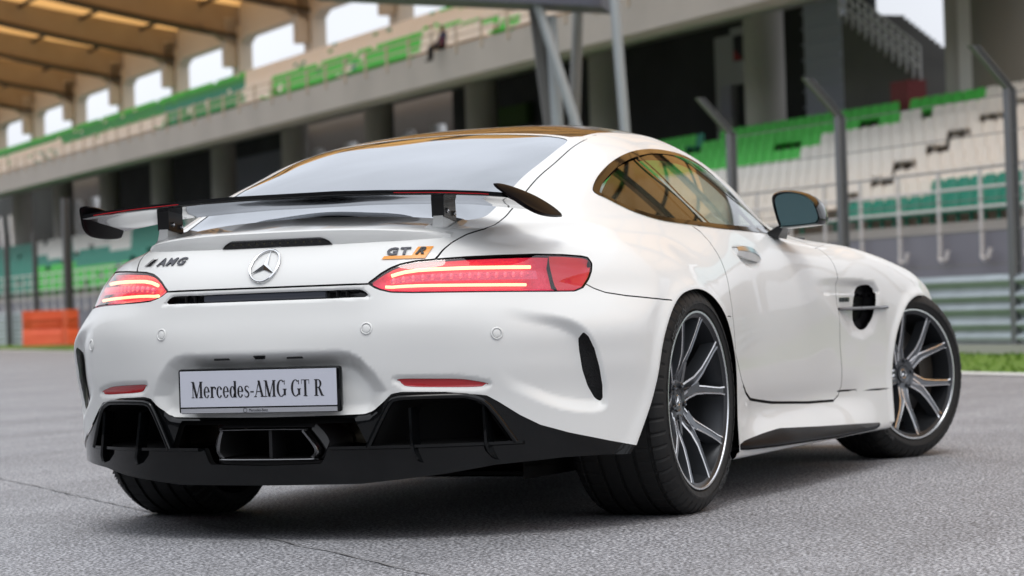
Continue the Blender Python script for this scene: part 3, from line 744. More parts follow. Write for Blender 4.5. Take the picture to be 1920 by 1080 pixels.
b.make('brake_light_cells',[mat('cell_chrome',(.5,.5,.5),.2,1),mat('cell_amber',(.35,.30,.05),.4)],bk)
# ---- bumper slot ribs and bar
b=MB()
for y in (.235,.265,-.235,-.265): b.box(on_rear(abs(y),.703)*[1,np.sign(y),1]+[.008,0,0],(.012,.003,.021))
b.make('slot_rib',black_satin,bumper)
b=MB();R=[]
for y in np.linspace(-.2,.2,17):
    p=on_rear(abs(y),.703)*[1,1,1];R.append([(p[0]+.004,y,.7125),(p[0]+.001,y,.700),(p[0]+.003,y,.6925),(p[0]+.014,y,.6925),(p[0]+.014,y,.7125)])
b.loft(R);b.make('slot_bar',mat('slot_bar_grey',(.05,.055,.07),.15,coat=1),bumper,smooth=30)
# ---- parking sensors
sm=mat('sensor_ring',(.45,.46,.46),.4)
for (a,z) in ((.337,.603),(.675,.577)):
    for sg in (-1,1):
        p=on_rear(a,z);n=nrm(p);n=n*[1,sg,1];p=p*[1,sg,1]
        v,f=lathe([(.0005,.0),(.0012,.010),(.0002,.0115),(-.0012,.0125),(.0002,.0135),(.0022,.0145),(.0022,.0165),(0,.0185)],28)
        q=Vector(n).to_track_quat('Y','Z').to_matrix();v=[tuple(q@Vector(t)+Vector(p)+Vector(n)*.0006) for t in v]
        mi=[1 if (k%7) in (2,3) else 0 for k in range(len(f))]
        mk('parking_sensor',v,f,[paint,sm],bumper,smooth=50,mi=mi)
# ---- star emblem
b=MB();c0=on_rear(.010,.790)
ring=[];
for k in range(64):
    t=2*math.pi*k/64;y=.010+.0455*math.cos(t);z=.790+.0455*math.sin(t);p=on_rear(abs(y),z);n=nrm(p);ring.append((p[0]+n[0]*.006,y,z+n[2]*.006))
ring.append(ring[0]);b.tube(ring,.0031,8,caps=False)
for k in range(3):
    t=math.pi/2+k*2*math.pi/3
    def q(r,dt,h):
        y=.010+r*math.cos(t+dt);z=.790+r*math.sin(t+dt);p=on_rear(abs(y),z);n=nrm(p);return (p[0]+n[0]*h,y,z+n[2]*h)
    tip=q(.044,0,.005);c=q(0,0,.011);l=q(.009,math.pi/3,.004);r_=q(.009,-math.pi/3,.004)
    b.add([tip,l,c,r_],[(0,1,2),(0,2,3)])
b.make('star_emblem',chrome,car,smooth=30)
badge_m=mat('black_chrome',(.10,.10,.11),.12,1)
# ---- lettered badges
V,F=text_mesh('AMG',.030,.0015,.35,1.25,.0008);V[:,0]*=1.45;V=V-[0,.0,0]
b=MB();b.add(conform(V,.405,.806,.003),F)
for (u0,u1,u2,u3) in ((-.058,-.053,-.026,-.030),(-.030,-.026,-.006,-.009)):
    b.add(conform(np.array([(u0,0,.003),(u1,0,.003),(u2,.021,.003),(u3,.021,.003)]),.405,.806),[(0,1,2,3)])
b.make('lettering_badge',badge_m,car)
b=MB();b.add(conform(np.array([(-.052,.001,.002),(-.032,.001,.002),(-.012,.020,.002),(-.026,.020,.002)]),.405,.806),[(0,1,2,3)]);b.make('badge_slash',chrome,car)
V,F=text_mesh('GT',.028,.0015,0.,1.2,.001);V[:,0]*=1.55
b=MB();b.add(conform(V,-.362,.808,.003),F);b.make('lettering_badge',badge_m,car)
rb=[(.072,-.003),(.112,-.003),(.120,.021),(.080,.021)];b=MB()
for q_,n_ in ((rb,5),([(-.008,-.012),(.1085,-.012),(.112,-.003),(-.003,-.003)],12)):
    q_=np.array(q_);V_=[]
    for i in range(n_+1):
        lo_=q_[0]+(q_[1]-q_[0])*i/n_;hi_=q_[3]+(q_[2]-q_[3])*i/n_
        for j in range(4): u_,v_=lo_+(hi_-lo_)*j/3;V_.append((u_,v_,0))
    b.add(conform(V_,-.362,.808,.003),[(i*4+j,(i+1)*4+j,(i+1)*4+j+1,i*4+j+1) for i in range(n_) for j in range(3)])
bo=b.make('badge_plate',orange_m,car)
V,F=text_mesh('R',.025,.0012,.35,1,.0012);V[:,0]*=1.35;b=MB();b.add(conform(V+[.080,.0,0],-.362,.808,.005),F);b.make('lettering_badge',ink,car)
# ---- number plate
plate=MB();V,F=rbox((-.992,.0,.436),(.022,.532,.130),.008,2);plate.add(V,F);V,F=rbox((-.965,.0,.437),(.04,.50,.120),.012,2);plate.add(V,F)
pl=plate.make('number_plate',black_gloss,car,smooth=40)
b=MB();b.box((-1.0045,0,.4425),(.002,.512,.104));b.make('plate_face',plate_m,pl)
b=MB();b.box((-1.0042,0,.3795),(.002,.512,.013));b.make('plate_strip',mat('silver_strip',(.55,.56,.6),.35,.5),pl)
def serif_text(txt,h):
    """engraved-style capitals and small letters built from strokes; cap height h"""
    T=[];x=0.;th=.19;tn=.065
    def quad(p): T.append([(x+u,v) for u,v in p])
    def stem(u,y0,y1,w=th): quad([(u-w/2,y0),(u+w/2,y0),(u+w/2,y1),(u-w/2,y1)])
    def ser(u,y,w=.34,t=.045): quad([(u-w/2,y),(u+w/2,y),(u+w/2,y+t),(u-w/2,y+t)])
    def diag(u0,y0,u1,y1,w): quad([(u0-w/2,y0),(u0+w/2,y0),(u1+w/2,y1),(u1-w/2,y1)])
    def bowl(cu,cv,ru,rv,wk,wn,a0,a1,n=16):
        for k in range(n):
            t0=math.radians(a0+(a1-a0)*k/n);t1=math.radians(a0+(a1-a0)*(k+1)/n)
            quad([(cu+ru*math.cos(t0),cv+rv*math.sin(t0)),(cu+ru*math.cos(t1),cv+rv*math.sin(t1)),(cu+(ru-wk)*math.cos(t1),cv+(rv-wn)*math.sin(t1)),(cu+(ru-wk)*math.cos(t0),cv+(rv-wn)*math.sin(t0))])
    for ch in txt:
        if ch=='M':
            stem(.12,0,1,tn);diag(.45,0,.14,1,th);diag(.45,0,.80,1,tn);stem(.84,0,1,th);ser(.12,0,.26);ser(.10,.955,.26);ser(.84,0,.36);ser(.86,.955,.30);x+=1.06
        elif ch=='A': diag(.08,0,.40,1,tn);diag(.70,0,.38,1,th);stem(.37,.30,.35,.36);ser(.08,0,.26);ser(.70,0,.34);x+=.86
        elif ch=='G': bowl(.42,.5,.40,.52,th,.05,50,310);stem(.72,.08,.44);ser(.72,.42,.34);stem(.70,.72,.98,tn);x+=.90
        elif ch=='T': stem(.36,0,1);ser(.36,0,.34);ser(.36,.955,.70);diag(.04,.74,.03,1,.04);diag(.68,.74,.69,1,.04);x+=.78
        elif ch=='R': stem(.18,0,1);ser(.18,0,.36);ser(.16,.955,.30);bowl(.34,.74,.30,.26,th*.9,.05,-90,90);quad([(.18,.955),(.36,.955),(.36,1),(.18,1)]);quad([(.18,.48),(.36,.48),(.36,.53),(.18,.53)]);diag(.68,0,.42,.50,th);ser(.72,0,.24);x+=.86
        elif ch=='e': bowl(.28,.34,.27,.36,th*.85,.045,0,330);quad([(.08,.34),(.55,.34),(.55,.385),(.08,.385)]);x+=.60
        elif ch=='c': bowl(.28,.34,.27,.36,th*.85,.045,40,325);bowl(.44,.54,.08,.08,.08,.08,0,360,8);x+=.57
        elif ch=='r': stem(.16,0,.68);ser(.16,0,.32);ser(.12,.64,.20);bowl(.36,.44,.2,.25,.08,.07,40,170);bowl(.46,.57,.08,.08,.08,.08,0,360,8);x+=.54
        elif ch=='d': bowl(.27,.34,.26,.36,th*.85,.045,20,340);stem(.50,0,1);ser(.54,0,.24);ser(.46,.955,.2);x+=.68
        elif ch=='s':
            pts=[(.44,.56),(.36,.66),(.22,.68),(.10,.60),(.10,.48),(.24,.38),(.38,.28),(.42,.16),(.34,.04),(.20,0),(.08,.05),(.04,.16)];W=[.03,.05,.06,.11,.12,.13,.13,.12,.11,.06,.05,.03]
            for k in range(len(pts)-1):
                (a,b_),(c,d)=pts[k],pts[k+1];dx,dy=c-a,d-b_;l=math.hypot(dx,dy);nx,ny=-dy/l,dx/l;w0,w1=W[k]/2,W[k+1]/2
                quad([(a-nx*w0,b_-ny*w0),(c-nx*w1,d-ny*w1),(c+nx*w1,d+ny*w1),(a+nx*w0,b_+ny*w0)])
            x+=.52
        elif ch=='-': quad([(.04,.28),(.34,.28),(.34,.36),(.04,.36)]);x+=.40
        elif ch==' ': x+=.34
    return [[(u*h,v*h) for u,v in q] for q in T],x*h
Q,wd=serif_text('Mercedes-AMG GT R',.047);b=MB();sc=.435/wd
for q in Q: b.add([(-1.0062,.218-u*sc,.417+v) for u,v in q],[(0,1,2,3)])
b.make('plate_lettering',ink,pl)
V,F=text_mesh('Mercedes-Benz',.0125,.0003,0,1);b=MB();b.add([(-1.0055-w_,.030-u*.8,.3755+v) for u,v,w_ in V],F)
pr=[(-1.0058,.042+.006*math.cos(t),.3795+.006*math.sin(t)) for t in np.linspace(0,2*math.pi,17)];b.tube(pr,.0007,5)
b.make('plate_small_lettering',ink,pl)
# recess lamps and camera above the plate
b=MB()
for y in (.13,-.11): b.box((-.965,y,.526),(.03,.05,.006))
b.make('plate_light',black_satin,bumper)
b=MB();V,F=prism([(-.02,.534),(-.012,.524),(.012,.524),(.02,.534)],'x',-.990,-.94);b.add(V,F);b.make('rear_camera',black_gloss,bumper)
# ---- wing
wing_m=mat('carbon_wing',(.006,.006,.007),.12,coat=.5,cr=.02,spec=.4)
wing_m.node_tree.nodes['Principled BSDF'].inputs['Coat IOR'].default_value=1.5
plate_end=mat('end_plate_black',(.006,.006,.007),.3,coat=0,spec=.04)
plate_end.node_tree.nodes['Principled BSDF'].inputs['IOR'].default_value=1.25
ys=np.linspace(-.70,.70,57);zt=np.interp(np.abs(ys),[0,.17,.31,.51,.63,.70],[1.004,1.004,1.000,.991,.982,.974])
def foil(y,z):
    k=abs(y);le=-.545;te=-.812
    zl=z-.026-.010*float(sstep(.45,.68,np.array(k)))
    up_=[(te,z),(te+.04,z-.003),(te+.10,z-.009),(te+.18,z-.014),(te+.235,zl+.008),(le,zl)]
    lo_=[(le-.006,zl-.006),(te+.235,zl-.009),(te+.16,z-.0265+(zl-z+.026)*.6),(te+.09,z-.0195+(zl-z+.026)*.3),(te+.04,z-.0140),(te+.003,z-.0125),(te,z-.011)]
    return [(x,y,zz) for x,zz in up_+lo_]
R=[foil(y,z) for y,z in zip(ys,zt)];b=MB();b.loft(R,i=0);wing=b.make('rear_wing',wing_m,car,smooth=50)
for sg in (-1,1):
    b=MB();Y=np.linspace(.36,.66,10);R=[]
    for y in Y:
        z=np.interp(y,[0,.17,.31,.51,.63,.70],[1.004,1.004,1.000,.991,.982,.974]);R.append([(-.8134,sg*y,z-.0068),(-.8134,sg*y,z-.0084),(-.811,sg*y,z-.0096)])
    b.loft(R,closed=False);b.make('red_pinstripe',red_line,wing)
for sg in (-1,1):   # end plates
    pr=[(-.835,.995),(-.79,1.000),(-.70,.990),(-.60,.968),(-.54,.940),(-.520,.918),(-.530,.908),(-.60,.906),(-.68,.912),(-.74,.930),(-.79,.960)]
    pr=smooth_poly(pr,4);R=[]
    cx,cz=-.68,.952
    for (off,scl) in ((0,.90),(.004,1.0),(.012,1.0),(.018,.88)):
        R.append([(cx+(x-cx)*scl,sg*(.690+off+.055*(.985-z)/.07),cz+(z-cz)*scl) for x,z in pr])
    b=MB();b.loft(R);b.make('end_plate',plate_end,wing,smooth=50)
    # bracket and pylon
    y0=.462
    def rr(x0,x1,y,z,t): return [(x0,sg*(y-t),z),(x0+.01,sg*(y+t),z),(x1-.01,sg*(y+t),z),(x1,sg*(y-t),z)]
    b=MB();b.loft([[(-.735,sg*(y0-.020),.918),(-.735,sg*(y0+.020),.918),(-.645,sg*(y0+.016),.905),(-.645,sg*(y0-.016),.905)],[(-.738,sg*(y0-.020),.976),(-.738,sg*(y0+.020),.976),(-.650,sg*(y0+.016),.968),(-.650,sg*(y0-.016),.968)]])
    br=b.make('wing_bracket',black_satin,wing,smooth=30)
    b=MB()
    for (xx,zz) in ((-.715,.935),(-.667,.928)):
        for q in (-1,1):
            v,f=lathe([(0,.0075),(.004,.0075),(.005,.005),(.002,.003),(.002,0)],16);v=np.array(v);v[:,1]*=q;b.add(v+[xx,sg*y0+q*.0195,zz],f)
    b.make('bolt',chrome,br,smooth=40)
    def ztop(x,a): return on_top(x,a)[2]
    rings=[]
    for (z,x0,x1,t) in ((.922,-.735,-.652,.015),(.905,-.737,-.642,.016),(.888,-.742,-.628,.0175),(None,-.752,-.600,.023),('b',-.775,-.570,.038)):
        ring=[]
        for (x,y) in ((x0,-t),(x0,t),((x0+x1)/2,t),(x1,t*.7),(x1,-t*.7),((x0+x1)/2,-t)):
            zz=z if isinstance(z,float) else ztop(x,y0+y)+(.010 if z is None else -.006)
            ring.append((x,sg*(y0+y),zz))
        rings.append(ring)
    b=MB();b.loft(rings);b.make('wing_pylon',paint,wing,smooth=45)
# ---- diffuser: side housings, fins, splitter blade, exhaust
diff=part('diffuser',['diffuser_skin'],black_gloss,.006)
TR=[(.325,.266),(.360,.335),(.392,.392),(.41,.402),(.44,.405),(.56,.405),(.60,.400),(.64,.375),(.70,.268)]
def dsurf(a,z,out=.0):
    p=on_rear(a,z,False);n=nrm(p);return p+n*out
for sg in (-1,1):
    path=[dsurf(a,z,.006) for a,z in smooth_poly(TR,3,False)];path=[(p[0],sg*p[1],p[2]) for p in path]
    b=MB();b.tube(path,.0085,8)
    # recessed throat
    cyy,czz=.50,.31;R=[]
    for (dx,scl) in ((.002,.99),(.03,.93),(.16,.78)):
        ring=[]
        for a,z in list(smooth_poly(TR,3,False)):
            p=dsurf(a,z,.003);ring.append((p[0]+dx,sg*(cyy+(p[1]-cyy)*scl),czz+(p[2]-czz)*scl))
        R.append(ring)
    b.make('diffuser_frame',black_gloss,diff,smooth=50)
    b=MB();b.loft(R,closed=True,caps=(False,True));b.make('diffuser_throat',black_matt,diff,smooth=40)
    for a0 in (.445,.630):
        sec=[]
        for (z,o,da) in ((.375,.004,0),(.33,.012,.003),(.268,.022,.008),(.245,.022,.014),(.225,.010,.022),(.21,-.03,.03)):
            p=dsurf(a0+da,max(z,.2),.0);sec.append(((p[0]-o),sg*(a0+da),z))
        R=[[(x,y-.004,z),(x,y+.004,z),(x+.05,y+.004,z+.002),(x+.05,y-.004,z+.002)] for x,y,z in sec]
        b=MB();b.loft(R);b.make('fin',black_gloss,diff,smooth=40)
# blade with a light-catching edge
for sg in (-1,1):
    b=MB();R=[]
    for a in np.linspace(.215,.72,22):
        p=dsurf(a,.266,0);x=p[0]-.012;R.append([(x,sg*a,.271),(x,sg*a,.263),(x+.06,sg*a,.250),(x+.06,sg*a,.268)])
    b.loft(R);b.make('splitter_blade',black_gloss,diff,smooth=40)
b=MB();oe=[(.185,.280),(.165,.318),(.140,.345),(-.124,.345),(-.158,.332),(-.196,.284),(-.175,.232),(-.150,.218),(.14,.218),(.172,.236)]
ie=[(.158,.262),(.145,.317),(.130,.322),(-.118,.322),(-.130,.316),(-.171,.264),(-.158,.241),(-.148,.235),(.128,.235),(.142,.241)]
oe=smooth_poly(oe,4);ie=smooth_poly(ie,4)
def ring_(P,x,s=1.): return [(x,.0+y*s,.28+(z-.28)*s) for y,z in P]
b.loft([ring_(oe,-.80),ring_(oe,-.925),ring_(oe,-.940,.985),ring_(ie,-.950,1.10),ring_(ie,-.945,1.05)],caps=(False,False));b.make('exhaust_surround',black_satin,diff,smooth=40)
exh=MB();exh.loft([ring_(ie,-.90,1.0),ring_(ie,-.972,1.02),ring_(ie,-.976,1.0),ring_(ie,-.974,.945)],caps=(False,False));exh.loft([ring_(ie,-.974,.945),ring_(ie,-.90,.92),ring_(ie,-.80,.86)],caps=(False,True),i=1);ex=exh.make('exhaust_outlet',[mat('dark_chrome',(.20,.20,.205),.25,1),black_matt],diff,smooth=40)
b=MB();b.box((-.92,-.012,.278),(.08,.010,.082));b.make('outlet_divider',black_satin,ex)
b=MB();b.loft([[(-.79,y,.36),(-.79,y,.27),(-.77,y,.25),(-.72,y,.25),(-.72,y,.36)] for y in (-.36,-.2,0,.2,.36)]);b.make('silencer_box',tan_metal,diff,smooth=40)
b=MB();b.box((.85,0,.15),(2.4,1.15,.01));b.add([(-.78,-.5,.19),(-.78,.5,.19),(-.35,.66,.175),(-.35,-.66,.175),(-.93,-.3,.180),(-.93,.3,.180)],[(0,3,2,1),(4,0,1,5)]);b.make('underbody',black_matt,car)
# ---- sills
for sg in (-1,1):
    X=np.array([.40,.50,.77,.94,1.44,2.0,2.06]);zt_=[.178,.192,.203,.209,.189,.170,.164];zb=[.172,.166,.160,.158,.150,.150,.158];ao=[.958,.970,.985,.988,.985,.972,.960]
    XX=np.linspace(.40,2.06,34);R=[]
    for x in XX:
        t=np.interp(x,X,zt_);bb=np.interp(x,X,zb);o=np.interp(x,X,ao);ai=on_side(x,max(t,.15))[1]
        R.append([(x,sg*(ai+.001),t),(x,sg*(o-.004),bb+.010),(x,sg*o,bb+.003),(x,sg*(o-.01),bb-.004),(x,sg*.90,bb-.004),(x,sg*.90,t-.01)])
    b=MB();b.loft(R);b.make('sill_blade',blade_m,car,smooth=35)
# ---- fender vent fin, badges, handles
for k,sg in enumerate((-1,1)):
    R=[]
    for x,o in ((1.70,.002),(1.76,.016),(1.90,.026),(2.05,.026),(2.16,.016),(2.20,.002)):
        a=on_side(x,.60)[1];R.append([(x,sg*(a-.03),.613),(x,sg*(a+o*1.3),.611),(x,sg*(a+o*1.3+.003),.605),(x,sg*(a+o*1.3),.600),(x,sg*(a-.03),.598)])
    b=MB();b.loft(R);b.make('vent_fin',mat('fin_grey',(.045,.045,.048),.3,coat=.5),fv[k],smooth=40)
    V,F=text_mesh('V8 BITURBO',.022,.001,.2,1.05,.0006)
    pts=[]
    for u,v,w_ in V:
        x=1.72+u*1.05 if sg<0 else 1.88-u*1.05;p=on_side(x,.632+v);pts.append((x,sg*(p[1]+.002+w_),.632+v))
    mk('lettering_badge',pts,F if sg<0 else F,badge_m,car)
    # handle: chrome blade over the cup
    hp=[];
    for t in np.linspace(0,1,12):
        x=.672+.200*t;z=.812-.006*t-.020*t*t;a=on_side(x,z,False)[1];hgt=.010+.014*math.sin(math.pi*min(1,t*1.1))**.6;wd_=.012+.008*math.sin(math.pi*t)
        hp.append([(x,sg*(a-.012),z+wd_),(x,sg*(a+hgt*.6),z+wd_*.9),(x,sg*(a+hgt),z),(x,sg*(a+hgt*.5),z-wd_),(x,sg*(a-.012),z-wd_*.9)])
    b=MB();b.loft(hp);b.make('door_handle',paint,doors[k],smooth=60)
    b=MB();hp=[[(x,sg*(a_+.001),z+.001) for x,a_,z in [(q[0][0],abs(q[0][1]),q[0][2]),(q[0][0],abs(q[1][1]),q[1][2]+.003),(q[0][0],abs(q[2][1])+.001,q[2][2]+.002)]] for q in hp]
    b.loft(hp,closed=False);b.make('handle_trim',mat('soft_chrome',(.75,.76,.77),.28,1),doors[k],smooth=60)
# ---- door mirrors
for k,sg in enumerate((-1,1)):
    X0=1.17
    gl=smooth_poly([(-.868,.995),(-.880,1.012),(-.915,1.017),(-.962,1.006),(-.995,.978),(-1.010,.935),(-1.006,.918),(-.990,.911),(-.895,.905),(-.886,.912),(-.874,.955)],4)
    cy_,cz_=-.94,.958;R=[]
    for dx,s in ((-.004,1.0),(-.014,1.10),(0,1.17),(.045,1.20),(.09,1.12),(.13,.90),(.155,.55),(.162,.15)):
        R.append([(X0+dx+.25*(-(cy_+(y-cy_)*s)-.94),-sg*(cy_+(y-cy_)*s)*1.0,cz_+(z-cz_)*s) for y,z in gl])
    b=MB();b.loft(R,caps=(False,True));mo=b.make('door_mirror',black_gloss,doors[k],smooth=60)
    b=MB();b.add([(X0-.006+.25*(-y-.94)+.05*(z-.958),-sg*y,z) for y,z in gl],[tuple(range(len(gl)))]);b.make('mirror_glass',mirror_m,mo)
    b=MB();b.loft([[(1.20,sg*.80,.875),(1.32,sg*.80,.872),(1.32,sg*.85,.862),(1.20,sg*.855,.864)],[(1.20,sg*.845,.90),(1.27,sg*.845,.90),(1.27,sg*.875,.895),(1.20,sg*.875,.895)],[(1.20,sg*.90,.925),(1.27,sg*.90,.925),(1.27,sg*.94,.90),(1.20,sg*.94,.90)]]);b.make('mirror_foot',black_satin,mo,smooth=60)
# ---- wheels
def wheel(R,W,rr_,bars=True):
    """returns builders with the outer face towards -y, centred at the tyre centre"""
    h=W/2
    prof=[(-h+.020,rr_+.004),(-h+.006,rr_+.012),(-h-.001,rr_+.035),(-h-.002,R-.052),(-h+.006,R-.030),(-h+.020,R-.012),(-h+.032,R-.005),(-h+.045,R-.001)]
    gro=[];xs=np.linspace(-h+.05,h-.05,5)
    for q in xs: gro+=[(q-.007,R),(q-.0055,R-.007),(q+.0055,R-.007),(q+.007,R)]
    prof=prof+gro+[(-u,r) for u,r in prof[::-1]]
    n=300;V=[];F=[];p=len(prof)
    for k in range(n):
        t=2*math.pi*k/n;slot=(k%6==0)
        for (u,r) in prof:
            d=0
            if slot and R-.045<r<R-.0005 and abs(u)>h-.05: d=.0055
            if slot and r>=R-.0005 and abs(u)>h-.06: d=.0045
            V.append(((r-d)*math.cos(t),u,(r-d)*math.sin(t)))
    for k in range(n):
        k2=(k+1)%n
        for j in range(p-1): F.append((k*p+j,k2*p+j,k2*p+j+1,k*p+j+1))
    tyre=(V,F)
    # rim barrel with lip
    lip=[(-h+.012,rr_+.006),(-h+.007,rr_+.004),(-h+.007,rr_-.0015),(-h+.010,rr_-.003)]
    bar=[(-h+.010,rr_-.003),(-h+.016,rr_-.010),(-h+.018,rr_-.016),(-h+.03,rr_-.018),(-h+.07,rr_-.030),(h-.06,rr_-.040),(h-.02,rr_-.01),(h-.01,rr_+.004)]
    sp=MB();yo=-h
    # five split spokes
    for k in range(5):
        th0=math.radians(90+36*.5+72*k)
        for s in (-1,1):
            rs=np.array([.060,.085,.115,.155,.20,.235,rr_-.012]);ang=th0+s*np.radians(np.array([9,7.5,7.8,12.2,15.6,17.2,18.0]))
            yy=yo+np.array([.058,.052,.043,.032,.024,.019,.014]);ww=np.array([.021,.019,.0160,.0130,.0115,.0112,.0145])
            if R>.34: yy=yo+np.array([.078,.070,.056,.040,.028,.020,.014])
            L=[]
            for r,a,y,w_ in zip(rs,ang,yy,ww):
                c=np.array([r*math.cos(a),y,r*math.sin(a)]);t=np.array([-math.sin(a),0,math.cos(a)])
                L.append((c,t,w_))
            def strip(f0,f1,d0,d1,mi):
                V=[];Fq=[]
                for c,t,w_ in L: V+=[c+t*w_*f0+[0,d0,0],c+t*w_*f1+[0,d1,0]]
                for q in range(len(L)-1): Fq.append((2*q,2*q+1,2*q+3,2*q+2))
                sp.add(V,Fq,mi)
            strip(-1.0,-.66,.0015,0,1);strip(-.66,-.5,0,.003,2);strip(-.5,.5,.003,.003,2);strip(.5,.66,.003,0,2);strip(.66,1.0,0,.0015,1)
            strip(-1.5,-1.0,.045,.0015,0);strip(1.0,1.5,.0015,.045,0)
        # web where the pair joins
        a=th0;
        P=[(r*math.cos(a+s*math.radians(g)),yo+y,r*math.sin(a+s*math.radians(g))) for r,g,y in ((.055,14,.062),(.118,5,.046)) for s in (-1,1)]
        sp.add(P,[(0,1,3,2)],2)
    hub=[(yo+.066,0.0),(yo+.064,.030),(yo+.060,.034),(yo+.066,.036),(yo+.062,.062),(yo+.085,.070),(yo+.10,.075),(yo+.11,.10)]
    if R>.34: hub=[(u+.016,r) for u,r in hub]
    return tyre,lip,bar,sp,hub
def add_wheel(x,y,z,R,W,rr_,side,steer=0):
    tyre,lip,bar,sp,hub=wheel(R,W,rr_)
    e=bpy.data.objects.new('wheel',None);COL.objects.link(e);e.parent=car;e.empty_display_size=.1
    e.location=(x,y,z);e.rotation_euler=(0,0,steer+(math.pi if side>0 else 0))
    spin=random.uniform(-.2,.2)
    Rm=np.array([[math.cos(SPIN),0,-math.sin(SPIN)],[0,1,0],[math.sin(SPIN),0,math.cos(SPIN)]])
    mk('tyre',tyre[0],tyre[1],rubber,e,smooth=22)
    v,f=lathe(lip,128);l=mk('rim_lip',v,f,alu,e,smooth=50)
    v,f=lathe(bar,96);mk('rim_barrel',v,f,barrel_m,e,smooth=40)
    mk('spokes',np.array(sp.V)@Rm.T,sp.F,[grey_metal,alu,face_metal],e,mi=sp.I,smooth=25)
    v,f=lathe(hub,48);mk('hub',v,f,grey_metal,e,smooth=40)
    h=-W/2+(.080 if R>.34 else .064)
    b=MB();rg=[(.017*math.cos(t),h-.001,.017*math.sin(t)) for t in np.linspace(0,2*math.pi,33)];b.tube(rg,.0018,6)
    for k in range(3):
        t=math.pi/2+k*2*math.pi/3;b.add([(.016*math.cos(t),h-.003,.016*math.sin(t)),(.004*math.cos(t+1.05),h-.001,.004*math.sin(t+1.05)),(0,h-.005,0),(.004*math.cos(t-1.05),h-.001,.004*math.sin(t-1.05))],[(0,1,2),(0,2,3)])
    b.make('hub_star',chrome,e,smooth=40)
    for k in range(5):
        t=math.radians(90+36*.5+72*k)+.63+SPIN;v,f=lathe([(0,.0085),(-.008,.0085),(-.010,.006),(-.006,.004),(-.006,0)],10);mk('wheel_bolt',np.array(v)+[.052*math.cos(t),h-.0,.052*math.sin(t)],f,grey_metal,e,smooth=40)
    v,f=lathe([(-.02,.05),(-.02,.195),(-.018,.199),(.012,.199),(.014,.195),(.014,.05)],96);mk('brake_disc',v,f,disc_m,e,smooth=30)
    b=MB();R_=[]
    for a in np.radians(np.linspace(-28,28,9)+(180 if x<1 else 0)): R_.append([(r*math.cos(a),yy,r*math.sin(a)) for r,yy in ((.13,-.055),(.215,-.055),(.225,-.03),(.225,.02),(.13,.02))])
    b.loft(R_);b.make('brake_caliper',caliper_m,e,smooth=30)
    # raised sidewall lettering
    V,F=text_mesh('MICHELIN',.030,.0006,0,1.15,.0006)
    for base in (SWA,SWA+math.pi):
        rm=(rr_+R)/2-.012;V2=[]
        for u,v_,w_ in V:
            a=base-(u-.09)/rm;r=rm+v_;V2.append((r*math.cos(a),-W/2-.0022-w_,r*math.sin(a)))
        mk('sidewall_lettering',V2,F,mat('sidewall_letters',(.03,.03,.03),.5),e)
    return e
SPIN=math.radians(-14);SWA=math.radians(125)
add_wheel(0,-.822,.346,.3495,.325,.270,-1);add_wheel(0,.822,.346,.3495,.325,.270,1)
ST=math.radians(-23)
SPIN=math.radians(8);SWA=math.radians(40)
add_wheel(2.655,-.832,.334,.3375,.275,.256,-1,ST);add_wheel(2.655,.832,.334,.3375,.275,.256,1,ST)
# wheel housings
for poly,nm in ((ARCHR,'r'),(ARCHF,'f')):
    for sg in (-1,1):
        c=np.array([.0 if nm=='r' else 2.64,.33]);P=[tuple(c+(np.array(q)-c)*1.02) for q in poly if q[1]>.14]
        i0=0
        P=sorted([q for q in P if abs(q[0]-c[0])<.41],key=lambda q:-math.atan2(q[1]-.20,q[0]-c[0]))
        R=[[(x,sg*a,z) for x,z in P] for a in ((.915,.60) if nm=='r' else (.94,.60))]
        b=MB();b.loft(R,closed=False);b.loft([[(c[0]-.5,sg*.60,.14),(c[0]+.5,sg*.60,.14)],[(c[0]-.5,sg*.60,.72),(c[0]+.5,sg*.60,.72)]],closed=False)
        b.make('wheel_housing',black_matt,car,smooth=60)
# ---- cabin
cab=MB()
for sg in (-1,1):
    for (sec) in ([[(.62,.16,.30),(.62,.16,.50),(1.15,.16,.52),(1.15,.16,.30)],[(.62,.60,.30),(.62,.60,.50),(1.15,.60,.52),(1.15,.60,.30)]],
                  [[(.38,.18,.45),(.55,.18,.45),(.42,.22,1.02),(.30,.22,1.02)],[(.38,.58,.45),(.55,.58,.45),(.42,.50,1.02),(.30,.50,1.02)]],
                  [[(.30,.27,1.0),(.38,.27,1.0),(.36,.28,1.12),(.28,.28,1.12)],[(.30,.45,1.0),(.38,.45,1.0),(.36,.44,1.12),(.28,.44,1.12)]]):
        cab.loft([[(x,sg*y,z) for x,y,z in r] for r in sec])
cab.make('seats',leather,car,smooth=20)
cab=MB();cab.loft([[(1.35,y,.50),(1.40,y,.84),(1.55,y,.88),(1.95,y,.88),(1.95,y,.40)] for y in (-.72,-.3,0,.3,.72)]);cab.box((.85,0,.42),(1.2,.22,.3));cab.make('dashboard',leather,car,smooth=20)
b=MB();b.tube([(1.22+.07*math.sin(t),.36+.18*math.cos(t),.80+.17*math.sin(t)) for t in np.linspace(0,2*math.pi,33)],.013,8);b.box((1.24,.36,.80),(.04,.34,.03));b.box((1.24,.36,.73),(.04,.03,.15));b.make('steering_wheel',leather,car,smooth=60)
b=MB();b.box((-.15,0,.80),(.95,1.3,.02));b.box((.25,0,.60),(.02,1.5,.5));b.make('parcel_shelf',leather,car)
